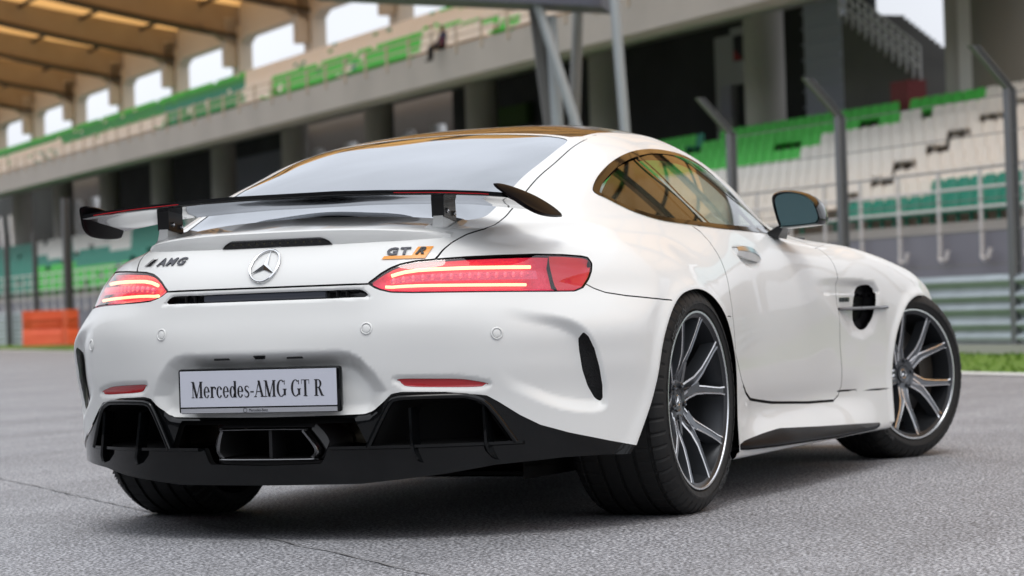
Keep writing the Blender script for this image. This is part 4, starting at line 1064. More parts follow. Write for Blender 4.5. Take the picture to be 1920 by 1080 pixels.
# headlamps (front, out of view)
for sg in (-1,1):
    V=[];F=[]
    for i in range(7):
        for j in range(4):
            a=.58+.30*i/6;z=.56+.07*j/3-.02*(1-i/6);t=bis(lambda t:fld(t,a,z),2.8,3.9);V.append((t+.003,sg*a,z))
    for i in range(6):
        for j in range(3): q=i*4+j;F.append((q,q+1,q+5,q+4))
    mk('headlamp',V,F if sg>0 else [f[::-1] for f in F],mat('headlamp_glass',(.3,.32,.35),.05,.3,coat=1),car,smooth=60)
# ================================================================ PLACE
CY,SY=math.cos(YAW),math.sin(YAW)
def CL(L,D,z): return (CAMP[0]+L*SY+D*CY,CAMP[1]-L*CY+D*SY,z)
def FP(s,p,z): return CL((-.445*s+p)/1.0946,(s+.445*p)/1.0946,z)
def s_at(px,p):
    D=1.0946*p/((px-960)/4786.+.445);L=(px-960)/4786.*D;return (D-.445*L)/1.0946
FR=np.array([[(-.445*SY+CY)/1.0946,(SY+.445*CY)/1.0946,0],[(.445*CY+SY)/1.0946,(-CY+.445*SY)/1.0946,0],[0,0,1]]).T  # columns: along the stand, away from the track, up
ORG=np.array(FP(0,0,0))
def W3(V): return np.asarray(V,float)@FR.T+ORG       # (s,p,z) -> world
def fbox(b,s0,s1,p0,p1,z0,z1,i=0):
    return b.hexa(W3([(s0,p0,z0),(s1,p0,z0),(s1,p1,z0),(s0,p1,z0),(s0,p0,z1),(s1,p0,z1),(s1,p1,z1),(s0,p1,z1)]),i)
def fquad(b,P,i=0): return b.add(W3(P),[tuple(range(len(P)))],i)
HEAD=math.atan2(FR[1,0],FR[0,0])
concrete=mat('concrete',(.50,.475,.44),.85,noise=(.35,.5,(.36,.345,.32)))
conc_dark=mat('shaded_concrete',(.17,.165,.155),.9,noise=(.5,.5,(.11,.11,.10)))  # darker grey concrete for the apron and the stairs
beige=mat('beige_render',(.60,.54,.45),.85,noise=(.3,.4,(.50,.45,.38)))
wall_p=mat('grey_purple_wall',(.27,.27,.31),.7,noise=(.4,.5,(.21,.21,.25)))
white_p=mat('white_painted_steel',(.78,.78,.78),.5)
lite_steel=mat('pale_steel',(.40,.43,.45),.45,.3)
dark_steel=mat('dark_steel',(.10,.10,.105),.5,.4)
galv=mat('galvanised_steel',(.42,.47,.50),.42,.25,noise=(3,.6,(.30,.33,.36)))
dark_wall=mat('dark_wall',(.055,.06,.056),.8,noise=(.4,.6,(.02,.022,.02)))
brown=mat('brown_beam',(.36,.29,.21),.8,noise=(.5,.5,(.24,.18,.12)))
brown_d=mat('dark_flange',(.07,.05,.03),.8)
def membrane(name,col):
    m=bpy.data.materials.new(name);m.use_nodes=True;n=m.node_tree;n.nodes.clear()
    o=n.nodes.new('ShaderNodeOutputMaterial');a=n.nodes.new('ShaderNodeAddShader');d=n.nodes.new('ShaderNodeBsdfDiffuse');t=n.nodes.new('ShaderNodeBsdfTranslucent')
    d.inputs[0].default_value=(col[0]*.4,col[1]*.4,col[2]*.4,1);t.inputs[0].default_value=(*col,1)
    n.links.new(d.outputs[0],a.inputs[0]);n.links.new(t.outputs[0],a.inputs[1]);n.links.new(a.outputs[0],o.inputs[0]);return m
amber=membrane('amber_membrane',(.56,.30,.10))
seat_mats={'cream':mat('cream_plastic',(.90,.87,.80),.5),'green':mat('green_plastic',(.07,.66,.07),.5),'dark green':mat('dark_green_plastic',(.03,.36,.09),.5),'teal':mat('teal_plastic',(.01,.30,.20),.5)}
# ---- ground
am=bpy.data.materials.new('asphalt');am.use_nodes=True;n=am.node_tree;B=n.nodes['Principled BSDF'];L_=n.links.new
tc=n.nodes.new('ShaderNodeTexCoord')
v1=n.nodes.new('ShaderNodeTexVoronoi');v1.inputs['Scale'].default_value=120;L_(tc.outputs['Object'],v1.inputs['Vector'])
n1=n.nodes.new('ShaderNodeTexNoise');n1.inputs['Scale'].default_value=105;n1.inputs['Detail'].default_value=3;L_(tc.outputs['Object'],n1.inputs['Vector'])
n2=n.nodes.new('ShaderNodeTexNoise');n2.inputs['Scale'].default_value=.9;n2.inputs['Detail'].default_value=5;L_(tc.outputs['Object'],n2.inputs['Vector'])
mp=n.nodes.new('ShaderNodeMapping');mp.inputs['Rotation'].default_value=(0,0,.42);mp.inputs['Scale'].default_value=(.15,2.2,1);L_(tc.outputs['Object'],mp.inputs['Vector'])
n3=n.nodes.new('ShaderNodeTexNoise');n3.inputs['Scale'].default_value=1.2;n3.inputs['Detail'].default_value=3;L_(mp.outputs[0],n3.inputs['Vector'])
cr1=n.nodes.new('ShaderNodeValToRGB');cr1.color_ramp.elements[0].position=.36;cr1.color_ramp.elements[0].color=(.02,.02,.023,1);cr1.color_ramp.elements[1].position=.64;cr1.color_ramp.elements[1].color=(.47,.475,.50,1);L_(n1.outputs[0],cr1.inputs[0])
cr2=n.nodes.new('ShaderNodeMapRange');cr2.inputs['From Min'].default_value=.3;cr2.inputs['From Max'].default_value=.7;cr2.inputs['To Min'].default_value=.86;cr2.inputs['To Max'].default_value=1.12;L_(n2.outputs[0],cr2.inputs['Value'])
cr3=n.nodes.new('ShaderNodeMapRange');cr3.inputs['From Min'].default_value=.3;cr3.inputs['From Max'].default_value=.7;cr3.inputs['To Min'].default_value=.86;cr3.inputs['To Max'].default_value=1.1;L_(n3.outputs[0],cr3.inputs['Value'])
mm=n.nodes.new('ShaderNodeMath');mm.operation='MULTIPLY';L_(cr2.outputs[0],mm.inputs[0]);L_(cr3.outputs[0],mm.inputs[1])
vm=n.nodes.new('ShaderNodeVectorMath');vm.operation='SCALE';L_(cr1.outputs[0],vm.inputs[0]);L_(mm.outputs[0],vm.inputs['Scale']);L_(vm.outputs[0],B.inputs['Base Color'])
bp=n.nodes.new('ShaderNodeBump');bp.inputs['Strength'].default_value=.45;bp.inputs['Distance'].default_value=.004
wn=n.nodes.new('ShaderNodeSeparateColor');L_(v1.outputs['Color'],wn.inputs[0])
ad=n.nodes.new('ShaderNodeMath');ad.operation='MULTIPLY';ad.inputs[1].default_value=1.0;L_(wn.outputs[0],ad.inputs[0]);L_(ad.outputs[0],bp.inputs['Height'])
sr=n.nodes.new('ShaderNodeMapRange');sr.inputs['To Min'].default_value=.45;sr.inputs['To Max'].default_value=1.5;L_(wn.outputs[1],sr.inputs['Value'])
m2_=n.nodes.new('ShaderNodeMath');m2_.operation='MULTIPLY';L_(mm.outputs[0],m2_.inputs[0]);L_(sr.outputs[0],m2_.inputs[1]);L_(m2_.outputs[0],vm.inputs['Scale']);L_(bp.outputs[0],B.inputs['Normal'])
B.inputs['Roughness'].default_value=.62;B.inputs['Specular IOR Level'].default_value=.45
b=MB();b.add([(-700,-700,0),(900,-700,0),(900,900,0),(-700,900,0)],[(0,1,2,3)]);tag(b.make('asphalt_track',am),kind='structure')
wl=[(8,8.1),(20,4.0),(40,-2.9),(77,-15.5),(150,-40),(260,-77)]
def rail(D,off=0): return (16.43-.4*D+off,D)
b=MB()
P0=[CL(l,d,.004) for d,l in wl];P1=[CL(rail(d,3.5 if d<60 else 8)[0],d,.004) for d,l in wl]
b.add(P0+P1,[(k,k+1,len(wl)+k+1,len(wl)+k) for k in range(len(wl)-1)])
grass=mat('grass',(.10,.20,.018),.9,noise=(9,.8,(.14,.24,.02)),bump=(60,.8,.03));gv=tag(b.make('grass_verge',grass),kind='structure')
b=MB();P0=[CL(l-.10,d,.008) for d,l in wl];P1=[CL(l+.22,d,.008) for d,l in wl]
b.add(P0+P1,[(k,k+1,len(wl)+k+1,len(wl)+k) for k in range(len(wl)-1)]);tag(b.make('white_edge_line',mat('line_paint',(.70,.70,.70),.7,noise=(5,.5,(.55,.55,.55)))),kind='structure')
b=MB();P0=[CL(rail(d,3.4 if d<60 else 7.9)[0],d,.008) for d,l in wl];P1=[CL(rail(d,60)[0],d,.008) for d,l in wl]
b.add(P0+P1,[(k,k+1,len(wl)+k+1,len(wl)+k) for k in range(len(wl)-1)]);tag(b.make('concrete_apron',conc_dark),kind='structure')
# joint between two paving lanes and faint rubber marks
b=MB();rj=np.random.RandomState(11);A_=np.array([8.5,10.2]);B_=np.array([-4.4,-3.75]);n_=160;dv=(B_-A_)/np.linalg.norm(B_-A_);pv=np.array([-dv[1],dv[0]]);V=[]
for k in range(n_+1):
    c=A_+(B_-A_)*k/n_+pv*(.006*rj.randn());w_=.002+.004*rj.rand()
    for q in (-1,1): V.append((*(c+pv*w_*q),.004))
b.add(V,[(2*k,2*k+1,2*k+3,2*k+2) for k in range(n_)]);tag(b.make('paving_joint',mat('joint_bitumen',(.18,.18,.185),.8)),kind='structure')
# tufts of grass
b=MB();rg=np.random.RandomState(3)
for _ in range(5200):
    d=18.5+rg.rand()**1.5*75;l0=np.interp(d,[q[0] for q in wl],[q[1] for q in wl])+.25;l1=rail(d,-.1)[0];l=l0+(l1-l0)*rg.rand();h=.02+.03*rg.rand();a=rg.rand()*3.14;ww=.01+.03*rg.rand()
    x,y,_z=CL(l,d,0);b.add([(x-ww*math.cos(a),y-ww*math.sin(a),.004),(x+ww*math.cos(a),y+ww*math.sin(a),.004),(x+rg.randn()*.01,y+rg.randn()*.01,h)],[(0,1,2)])
tag(b.make('grass_tufts',grass),'short green grass blades between the white line and the guardrail','grass',kind='stuff')
# ---- guardrails
def guard(D0,D1,nb,zbot,label,step=2.0,ro=0.):
    root=thing('guardrail',label,'guardrail',CL(*rail(D0,ro),0))
    base=np.array(CL(*rail(D0,ro),0))
    prof=[(0,.0),(.0,.02),(.055,.05),(.055,.09),(0,.125),(-.01,.155),(0,.185),(.055,.22),(.055,.26),(0,.29),(0,.31)]
    for k in range(nb):
        R=[]
        for D in np.linspace(D0,D1,max(2,int((D1-D0)/4))):
            R.append([np.array(CL(*rail(D,ro-.055+(.055-u)*1.0),zbot+k*.312+v))-base for u,v in prof])
        b=MB();b.loft(R,closed=False);b.make('rail_beam',galv,root,smooth=60)
    D=D0+.5;top=zbot+nb*.312
    while D<D1:
        x,y,_=np.array(CL(*rail(D,ro+.12),0))-base;b=MB();V,F=rbox((0,0,top/2-.02),(.10,.14,top-.04),.006,1);c,s_=math.cos(HEAD),math.sin(HEAD);b.add([(x+u*c-v*s_,y+u*s_+v*c,w_) for u,v,w_ in V],F);b.make('rail_post',dark_steel,root);D+=step
guard(12,61,3,-.065,'galvanised steel guardrail of stacked beams behind the grass at the right')
guard(86,200,4,-.02,'galvanised guardrail beside the orange barriers at the far left',6,3.)
# concrete footing under the near rail
b=MB();R=[[CL(*rail(D,-.10),0),CL(*rail(D,-.10),.10),CL(*rail(D,.3),.10),CL(*rail(D,.3),0)] for D in (12,61)];b.loft(R);tag(b.make('kerb_footing',concrete),'low concrete footing strip under the right guardrail','footing')
# orange barriers
orange_b=mat('orange_plastic',(.75,.10,.03),.5,noise=(2,.5,(.85,.16,.06)))
def obarr(px,D,wd,dp,lab,rz=0):
    L=(px-960)/4786*D;root=thing('plastic_barrier',lab,'barrier',CL(L,D,0),math.atan2(-CY,SY)+rz)
    V=[];R=[]
    for x in np.linspace(-wd/2,wd/2,9):
        t=.5 if x in (-wd/2,wd/2) else 1.;R.append([(x,-dp/2*t,.04),(x,-dp*.38*t,.53),(x,-dp*.30*t,.60),(x,-dp*.38*t,.66),(x,-dp*.36*t,1.2),(x,dp*.36*t,1.2),(x,dp*.38*t,.6),(x,dp/2*t,.04)])
    b=MB();b.loft(R);b.make('barrier_shell',orange_b,root,smooth=30)
    for z in (.33,.92):
        b=MB();V,F=rbox((0,-dp*.40,z),(wd*.8,.05,.07),.015,1);b.add(V,F);b.make('moulded_rib',orange_b,root)
obarr(86,85,1.58,.6,'wide orange plastic barrier standing at the end of the left guardrail')
obarr(131,84,.50,.6,'narrow bright orange barrier beside the car tail',.5)
# ---- catch fence posts, cables
def post(px,D,H,wdt,label,arm=True,m=dark_steel):
    L=(px-960)/4786*D;base=np.array(CL(L,D,0));root=thing('fence_post',label,'fence post',base)
    b=MB();w2=wdt/2
    for (a,c) in ((-w2,0),(w2-.02,0)):
        pass
    V=W3([(0,0,0)])[0]
    def P(u,v,z): return FR@np.array([u,v,z])
    # H section
    for (u0,u1,v0,v1) in ((-w2,w2,-w2,-w2+.016),(-w2,w2,w2-.016,w2),(-.012,.012,-w2+.016,w2-.016)):
        b.loft([[P(u0,v0,z),P(u1,v0,z),P(u1,v1,z),P(u0,v1,z)] for z in (0,H)])
    b.make('upright',m,root)
    if arm:
        b=MB();
        for (u0,u1,v0,v1) in ((-w2*.9,w2*.9,-w2,-w2+.02),(-w2*.9,w2*.9,w2-.03,w2-.01),(-.012,.012,-w2+.02,w2-.03)):
            b.loft([[P(u0,v0,H),P(u1,v0,H),P(u1,v1,H),P(u0,v1,H)],[P(u0,v0-.44,H+.46),P(u1,v0-.44,H+.46),P(u1,v1-.44,H+.46),P(u0,v1-.44,H+.46)]])
        b.make('slanted_arm',m,root)
    return base
mid_steel=mat('post_steel',(.17,.17,.185),.5,.3)
PR=[(2145,23.6),(1905,27.5),(1585,30.8),(1380,33.2)]
lab=['fence post beyond the right edge','tall grey fence post with slanted arm, rightmost','grey fence post with slanted arm, in front of cream seats','pale fence post with slanted arm just behind the car roof']
for (px,D),l in zip(PR,lab): post(px,D,2.86,.105,l,m=mid_steel)
x0=[(px-960)/4786*D for px,D in PR]
for z,cw in ((.98,'lowest'),(1.35,'second lowest'),(1.7,'third lowest'),(2.05,'third highest'),(2.4,'second highest'),(2.8,'topmost')):
    b=MB();b.tube([CL(l,D-.06,z) for l,(px,D) in zip(x0,PR)],.006,5);tag(b.make('fence_cable',mid_steel),'%s thin steel cable strung between the right fence posts'%cw,'cable','cables of the catch fence')
post(15,95,4.1,.17,'dark fence post, leftmost of three at the left edge',False);post(68,93,4.1,.16,'dark fence post, middle of three at the left edge',False)
post(129,91,5.2,.28,'thick dark post behind the orange barriers',False)
# ---- lower tier
S0,S1=s_at(3000,30.1),s_at(-160,30.1)
b=MB();fbox(b,S0,S1,30.1,30.4,0,1.95);b.make('front_wall',wall_p);fw_=bpy.data.objects['front_wall'];tag(fw_,'long grey wall below the lower seats','wall')
NR=9
b=MB()
R=[]
prof=[(30.42,1.6),(30.42,2.2),(30.55,2.2)]
for i in range(NR): prof+=[(30.55+.8*i,2.06+.38*i),(31.35+.8*i,2.06+.38*i)]
prof+=[(37.75,5.6),(42.5,5.6),(42.5,0),(30.42,0)]
b.loft([W3([(s,p,z) for p,z in prof]) for s in (S0,S1)]);tr=b.make('terrace',mat('terrace_concrete',(.30,.28,.26),.85,noise=(.6,.5,(.20,.19,.17))));tag(tr,'stepped concrete terrace of the lower tier','terrace')
b=MB();fbox(b,S0,S1,30.36,30.50,1.99,2.20);tag(b.make('wall_coping',mat('pale_coping',(.50,.48,.45),.8)),'pale concrete ledge running along the wall top','ledge')
# railing of the lower tier: posts with bent feet
rails=thing('front_railing','white steel railing with bent post feet along the lower tier','railing',FP(0,0,0))
def rel(V,o): return [np.asarray(v)-np.array(o) for v in V]
O=FP(0,0,0)
for z in (2.45,2.85,3.25):
    b=MB();b.tube(rel([FP(s,29.95,z) for s in np.linspace(S0,S1,30)],O),.035,6);b.make('rail_tube',white_p,rails)
s=s_at(1915,29.95)
sp_=abs(s_at(1765,29.95)-s_at(1690,29.95));s=s_at(1765,29.95)-6*sp_;cnt=0
while s<S1 and cnt<70:
    b=MB();b.tube(rel([FP(s,29.95,3.25),FP(s,29.95,1.55),FP(s,29.93,1.45),FP(s-.12,29.9,1.38),FP(s-.28,29.9,1.42),FP(s-.30,29.95,1.6)],O),.042,6);b.make('rail_post',white_p,rails);s+=sp_;cnt+=1
# seats
def seat_geo():
    b=MB();R=[]
    for (p,z,wd) in ((.10,.36,.40),(.02,.40,.42),(.0,.385,.42)): pass
    V,F=[],[]
    base=[(.02,.42),(.03,.385),(.22,.37),(.38,.385),(.43,.42)]
    b.loft([[(-.225+.0,p,z) for p,z in base]+[(-.225,p,z-.03) for p,z in base[::-1]],[(.225,p,z) for p,z in base]+[(.225,p,z-.03) for p,z in base[::-1]]])
    bk=[(.40,.42,.225),(.43,.60,.235),(.455,.76,.22),(.465,.82,.16)]
    b.loft([[(-w_,p,z),(0,p+.03,z),(w_,p,z),(w_,p+.03,z),(0,p+.06,z),(-w_,p+.03,z)] for p,z,w_ in bk])
    b.loft([[(-.03,.20,0),(.03,.20,0),(.03,.26,0),(-.03,.26,0)],[(-.03,.20,.37),(.03,.20,.37),(.03,.26,.37),(-.03,.26,.37)]])
    return b
sg_=seat_geo();SV=np.array(sg_.V);SFc=sg_.F
def pix(P):
    d=np.asarray(P)-CAMP;z=d@fw;return 960+4786.26*(d@rt)/z,540-4786.26*(d@up)/z,z
def colour_low(x,y,i):
    if x<340:
        if y>500 and x>60: return 'green'
        if (y<486 and y>445 and 60<x<125) or (y<470 and x>130 and x<240): return 'cream'
        return 'teal'
    if i==0: return 'teal' if x>1500 else 'cream'
    if i==1: return 'teal' if x>1730 else 'cream'
    yb=np.interp(x,[1200,1340,1525,1526,1600,1675,1680,1830,1832,1925],[345,322,288,262,258,240,215,200,168,160])
    if y<yb:
        if x<1330 and y<268: return 'teal'
        if y<np.interp(x,[1200,1700,1920],[238,172,150]): return 'dark green' if (int(x*7)%3) else 'green'
        return 'green'
    return 'cream'
gaps=[(1440,1500,268,292),(1592,1650,232,252),(1735,1800,172,190),(1680,1728,206,222)]
allseats=[]
for i in range(NR):
    p=30.75+.8*i;z=2.06+.38*i;s=s_at(2900,p);e=s_at(-60,p)
    while s<e:
        c=np.array(FP(s,p,z));x,y,dz=pix(c+[0,0,.55])
        if not any(a<x<b_ and c0<y<d0 for a,b_,c0,d0 in gaps) and (int(s/.5)%34)>1:
            allseats.append((dz,x,y,s,p,z,i,colour_low(x,y,i)))
        s+=.5
# upper tier seats
def colour_up(x,i,n):
    if RNG.rand()<.07: return ('teal','dark green','cream')[RNG.randint(3)]
    if x<300: return 'green' if i>6 else ('dark green' if i>1 else 'cream') if x>110 else ('dark green' if i>4 else 'cream')
    if x<450: return ('green' if i>6 else 'dark green') if i>4 else ('teal' if i>1 else 'dark green')
    if 500<x<780 and i<4: return 'green'
    if x>780 and (int(x/37)+i)%5==0: return 'green'
    return 'cream'
NU=9;upseats=[]
for i in range(NU):
    p=32.6+.78*i;z=9.1+.36*i;s=s_at(1500,p);e=s_at(-60,p)
    while s<e:
        x,y,dz=pix(np.array(FP(s,p,z+.5)));
        if RNG.rand()>.04: upseats.append((dz,x,y,s,p,z,i,colour_up(x,i,NU)))
        s+=.52
vis=[q for q in allseats if q[1]>1285 and q[1]<1925 and not (q[1]<1480 and q[2]>260+(q[1]-1285)*.95)]
vis.sort(key=lambda q:q[0]);near=vis[:300];nid={id(q) for q in near}
seat_me={}
for cn,mt in seat_mats.items():
    me=bpy.data.meshes.new('stadium_seat');me.from_pydata([tuple(v) for v in SV],[],[tuple(f) for f in SFc]);me.materials.append(mt);me.update();seat_me[cn]=me
ordn=['first','second','third','fourth','fifth','sixth','seventh','eighth','ninth']
tens=['','','twenty','thirty','forty','fifty'];ones=['','first','second','third','fourth','fifth','sixth','seventh','eighth','ninth','tenth','eleventh','twelfth','thirteenth','fourteenth','fifteenth','sixteenth','seventeenth','eighteenth','nineteenth']
def ordw(n): return ones[n] if n<20 else ({20:'twentieth',30:'thirtieth',40:'fortieth',50:'fiftieth'}[n] if n%10==0 else tens[n//10]+'-'+ones[n%10])
near.sort(key=lambda q:(q[6],-q[1]));cnt_={}
for q in near:
    cnt_[q[6]]=cnt_.get(q[6],0)+1
    o=bpy.data.objects.new('stadium_seat',seat_me[q[7]]);COL.objects.link(o)
    o.matrix_world=Matrix([list(FR[0])+[0],list(FR[1])+[0],list(FR[2])+[0],[0,0,0,1]]);o.location=FP(q[3],q[4]-.25,q[5])
    tag(o,'%s plastic seat, %s from the right in the %s row above the railing'%(q[7],ordw(cnt_[q[6]]),ordn[q[6]]),'seat','%s seats in the %s row of the lower tier'%(q[7],ordn[q[6]]))
rest=[q for q in allseats if id(q) not in nid]+upseats
mlist=list(seat_mats);nv=len(SV);VV=np.concatenate([W3(SV+[q[3],q[4]-.25,q[5]]) for q in rest]);FF=[];MI=[]
for k,q in enumerate(rest):
    mi=mlist.index(q[7])
    for f in SFc: FF.append(tuple(v+k*nv for v in f));MI.append(mi)
tag(mk('stadium_seats',VV,FF,[seat_mats[k] for k in mlist],mi=MI),'distant rows of green, teal and cream seats on both tiers','seats','seats too far off to single out','stuff')
# ---- upper tier slab, fascia, railing
SU0=s_at(1900,31.06);SU1=s_at(-200,31.06)
b=MB()
prof=[(31.06,8.0),(31.06,9.0),(31.35,9.0),(31.35,8.9),(32.3,8.9)]
for i in range(NU): prof+=[(32.3+.78*i,9.1+.36*i),(33.08+.78*i,9.1+.36*i)]
prof+=[(39.4,11.98),(39.4,11.3),(42.5,10.2),(31.5,7.95)]
SU0b=s_at(1560,31.06)
b.loft([W3([(s,p,z) for p,z in prof]) for s in (SU0b,SU1)]);tag(b.make('upper_balcony',concrete),'concrete balcony of the upper tier with a long grey fascia','balcony')
b=MB();R=thing('balcony_railing','pale steel railing on top of the grey balcony fascia','railing',FP(0,0,0))
for z in (9.35,9.62):
    b=MB();b.tube(rel([FP(s,31.2,z) for s in np.linspace(SU0b,SU1,20)],O),.03,6);b.make('rail_tube',beige,R)
s=SU0b;k=0
while s<SU1 and k<90:
    b=MB();b.loft([rel([FP(s-.05,31.0,z),FP(s+.05,31.0,z),FP(s+.05,31.06,z),FP(s-.05,31.06,z)],O) for z in (8.75,9.66)]);b.make('rail_post',beige,R);s+=2.0;k+=1
# ---- columns, upper wall, canopy ribs
base_s=s_at(722,38.4);PITCH_=10.75
cols=[base_s+PITCH_*k for k in range(-13,9)]
for k,s in enumerate(cols):
    b=MB();P=[]
    for z in (0,10.1): P.append(W3([(s+.62*math.cos(t),38.4+.62*math.sin(t),z) for t in np.linspace(0,2*math.pi,17)[:-1]]))
    b.loft(P);tag(b.make('round_column',concrete,smooth=60),'round concrete column under the balcony, %s counted from the right end'%ordw(k+1),'column','columns of the grandstand')
up0=[s for s in cols if s>s_at(1000,38.4)]
for k,s in enumerate(cols):
    if s<s_at(1240,38.4) and k>2: pass
    z0=11.9 if s>=SU0b-2 else 10.1
    b=MB();fbox(b,s-.55,s+.55,39.2,39.9,z0,15.2)
    b.loft([W3([(s-.3,39.15,z),(s+.3,39.15,z),(s+.3,38.6,z),(s-.3,38.6,z)]) for z in (13.2,15.6)])
    tag(b.make('roof_pier',beige),'square beige pier between the high openings, %s counted from the right end'%ordw(k+1),'pier','piers carrying the roof')
    # rib
    r=thing('roof_rib','deep brown canopy rib reaching out over the seats, %s counted from the right end'%ordw(k+1),'roof beam',FP(s,38.6,15.0),0,'ribs of the grandstand roof')
    oo=FP(s,38.6,15.0);b=MB();n_=9;RR=[]
    for j in range(n_):
        t=j/(n_-1);p=39.6-18.0*t;z=14.7+4.0*t-.9*math.sin(math.pi*t)*.3;dpt=1.5-.5*t;RR.append(rel(W3([(s-.22,p,z),(s+.22,p,z),(s+.22,p,z+dpt),(s-.22,p,z+dpt)]),oo))
    b.loft(RR);b.make('web',brown,r)
    b=MB();RR=[]
    for j in range(n_):
        t=j/(n_-1);p=39.6-18.0*t;z=14.7+4.0*t-.9*math.sin(math.pi*t)*.3;RR.append(rel(W3([(s-.48,p,z-.16),(s+.48,p,z-.16),(s+.48,p,z-.01),(s-.48,p,z-.01)]),oo))
    b.loft(RR);b.make('bottom_flange',brown_d,r)
    b=MB();b.add(rel(W3([(s-.3,39.2,14.1),(s+.3,39.2,14.1),(s+.3,37.2,15.3),(s-.3,37.2,15.3),(s+.3,39.2,15.6),(s-.3,39.2,15.6)]),oo),[(0,1,2,3),(0,3,5),(1,4,2)]);b.make('haunch',brown,r)
    # haunches along the wall
    if k<len(cols)-1:
        s2=cols[k+1];b=MB()
        for (a,c) in ((s+.55,1),(s2-.55,-1)):
            P=[(a,39.3,14.3),(a,39.3,14.6),(a+c*.8,39.3,14.6)];b.add(W3(P+[(u,39.9,z) for u,v,z in P]),[(0,1,2),(3,5,4),(0,2,5,3),(0,3,4,1)])
        fbox(b,s+.55,s2-.55,39.32,39.95,14.6,16.6);tag(b.make('wall_beam',beige),'beige wall beam over a high opening, bay %s counted from the right end'%ordw(k+1),'beam','beams over the openings')
        # membrane panels
        b=MB();RR=[]
        for j in range(n_):
            t=j/(n_-1);p=39.6-18.0*t;z=14.7+4.0*t-.9*math.sin(math.pi*t)*.3+1.55-.5*t
            RR.append(W3([(s+.2,p,z-.1),(s+PITCH_*.25,p,z+.35),(s+PITCH_*.5,p,z+.5),(s+PITCH_*.75,p,z+.35),(s2-.2,p,z-.1)]))
        b.loft(RR,closed=False);tag(b.make('roof_membrane',amber,smooth=60),'amber translucent roof panel between two ribs, bay %s counted from the right end'%ordw(k+1),'roof panel','amber panels of the grandstand roof')
        # purlins
        b=MB()
        for t in (.12,.3,.48,.66,.84,.98):
            p=39.6-18.0*t;z=14.7+4.0*t-.9*math.sin(math.pi*t)*.3+1.25-.5*t;b.tube(W3([(s+.2,p,z),(s2-.2,p,z)]),.11,6)
        tag(b.make('roof_purlin',brown_d),'dark purlins crossing under an amber panel, bay %s counted from the right end'%ordw(k+1),'purlins','purlins of the grandstand roof')
# ---- recess below the balcony
def PWx(px,p): return s_at(px,p)
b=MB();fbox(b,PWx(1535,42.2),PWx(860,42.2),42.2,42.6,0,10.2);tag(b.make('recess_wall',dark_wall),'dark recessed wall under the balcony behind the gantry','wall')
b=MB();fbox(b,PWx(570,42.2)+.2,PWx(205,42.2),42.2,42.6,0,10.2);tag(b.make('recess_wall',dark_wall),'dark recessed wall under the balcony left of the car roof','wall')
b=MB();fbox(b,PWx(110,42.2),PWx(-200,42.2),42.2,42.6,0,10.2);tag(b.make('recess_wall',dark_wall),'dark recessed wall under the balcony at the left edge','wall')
for (x0_,x1_,z0,z1,m_,nm,lb) in ((860,1000,5.6,7.9,mat('dark_glass',(.02,.035,.035),.1,coat=1),'glazed_box','dark glazed box under the balcony left of the gantry'),
      (905,1005,8.1,8.9,mat('moss_green',(.045,.10,.015),.8),'green_awning','mossy green strip above the dark glazed box'),
      (455,540,4.5,9.2,mat('grey_blue_panel',(.22,.23,.26),.6),'wall_panel','grey blue wall panel between two columns left of the roof'),
      (1362,1392,4.5,9.7,mat('grey_wall',(.62,.63,.63),.8),'door_surround','grey wall strip left of the dark doorway'),
      (1446,1470,4.5,9.7,mat('grey_wall2',(.62,.63,.63),.8),'door_surround','grey wall strip right of the dark doorway'),
      (1392,1446,8.0,9.9,mat('grey_wall3',(.6,.61,.61),.8),'door_lintel','grey wall panel above the dark doorway'),
      (1392,1446,4.5,8.0,dark_wall,'dark_doorway','open dark doorway in the grey wall'),
      (1531,1602,4.5,12.,mat('blue_grey_louvre',(.62,.66,.74),.5),'louvre_panel','tall blue grey louvred panel right of the round column')):
    b=MB();fbox(b,PWx(x1_,42.0),PWx(x0_,42.0),42.0-(.15 if nm!='dark_doorway' else -.05),42.15,z0,z1)
    if nm=='louvre_panel':
        for z in np.arange(4.8,11.8,.5): fbox(b,PWx(x1_,42.0),PWx(x0_,42.0),41.75,41.85,z,z+.04)
    tag(b.make(nm,m_),lb,nm.replace('_',' '))
po=thing('poster','dark poster with a red corner above the doorway','poster',FP(0,0,0))
b=MB();fbox(b,PWx(1446,41.8),PWx(1392,41.8),41.76,41.80,8.75,9.6);b.make('poster_board',mat('poster_black',(.02,.02,.022),.4),po);bpy.data.objects['poster_board'].location=-Vector(FP(0,0,0))
b=MB();fquad(b,[(PWx(1410,41.8),41.74,8.78),(PWx(1393,41.8),41.74,8.78),(PWx(1393,41.8),41.74,9.15)]);r_=b.make('red_corner',mat('poster_red',(.45,.03,.03),.5),po);r_.location=-Vector(FP(0,0,0))
b=MB();fbox(b,PWx(1384,41.8),PWx(1364,41.8),41.78,41.81,6.9,8.0);tag(b.make('notice_sheet',mat('paper',(.55,.55,.62),.8)),'pale paper notice on the wall beside the doorway','notice')
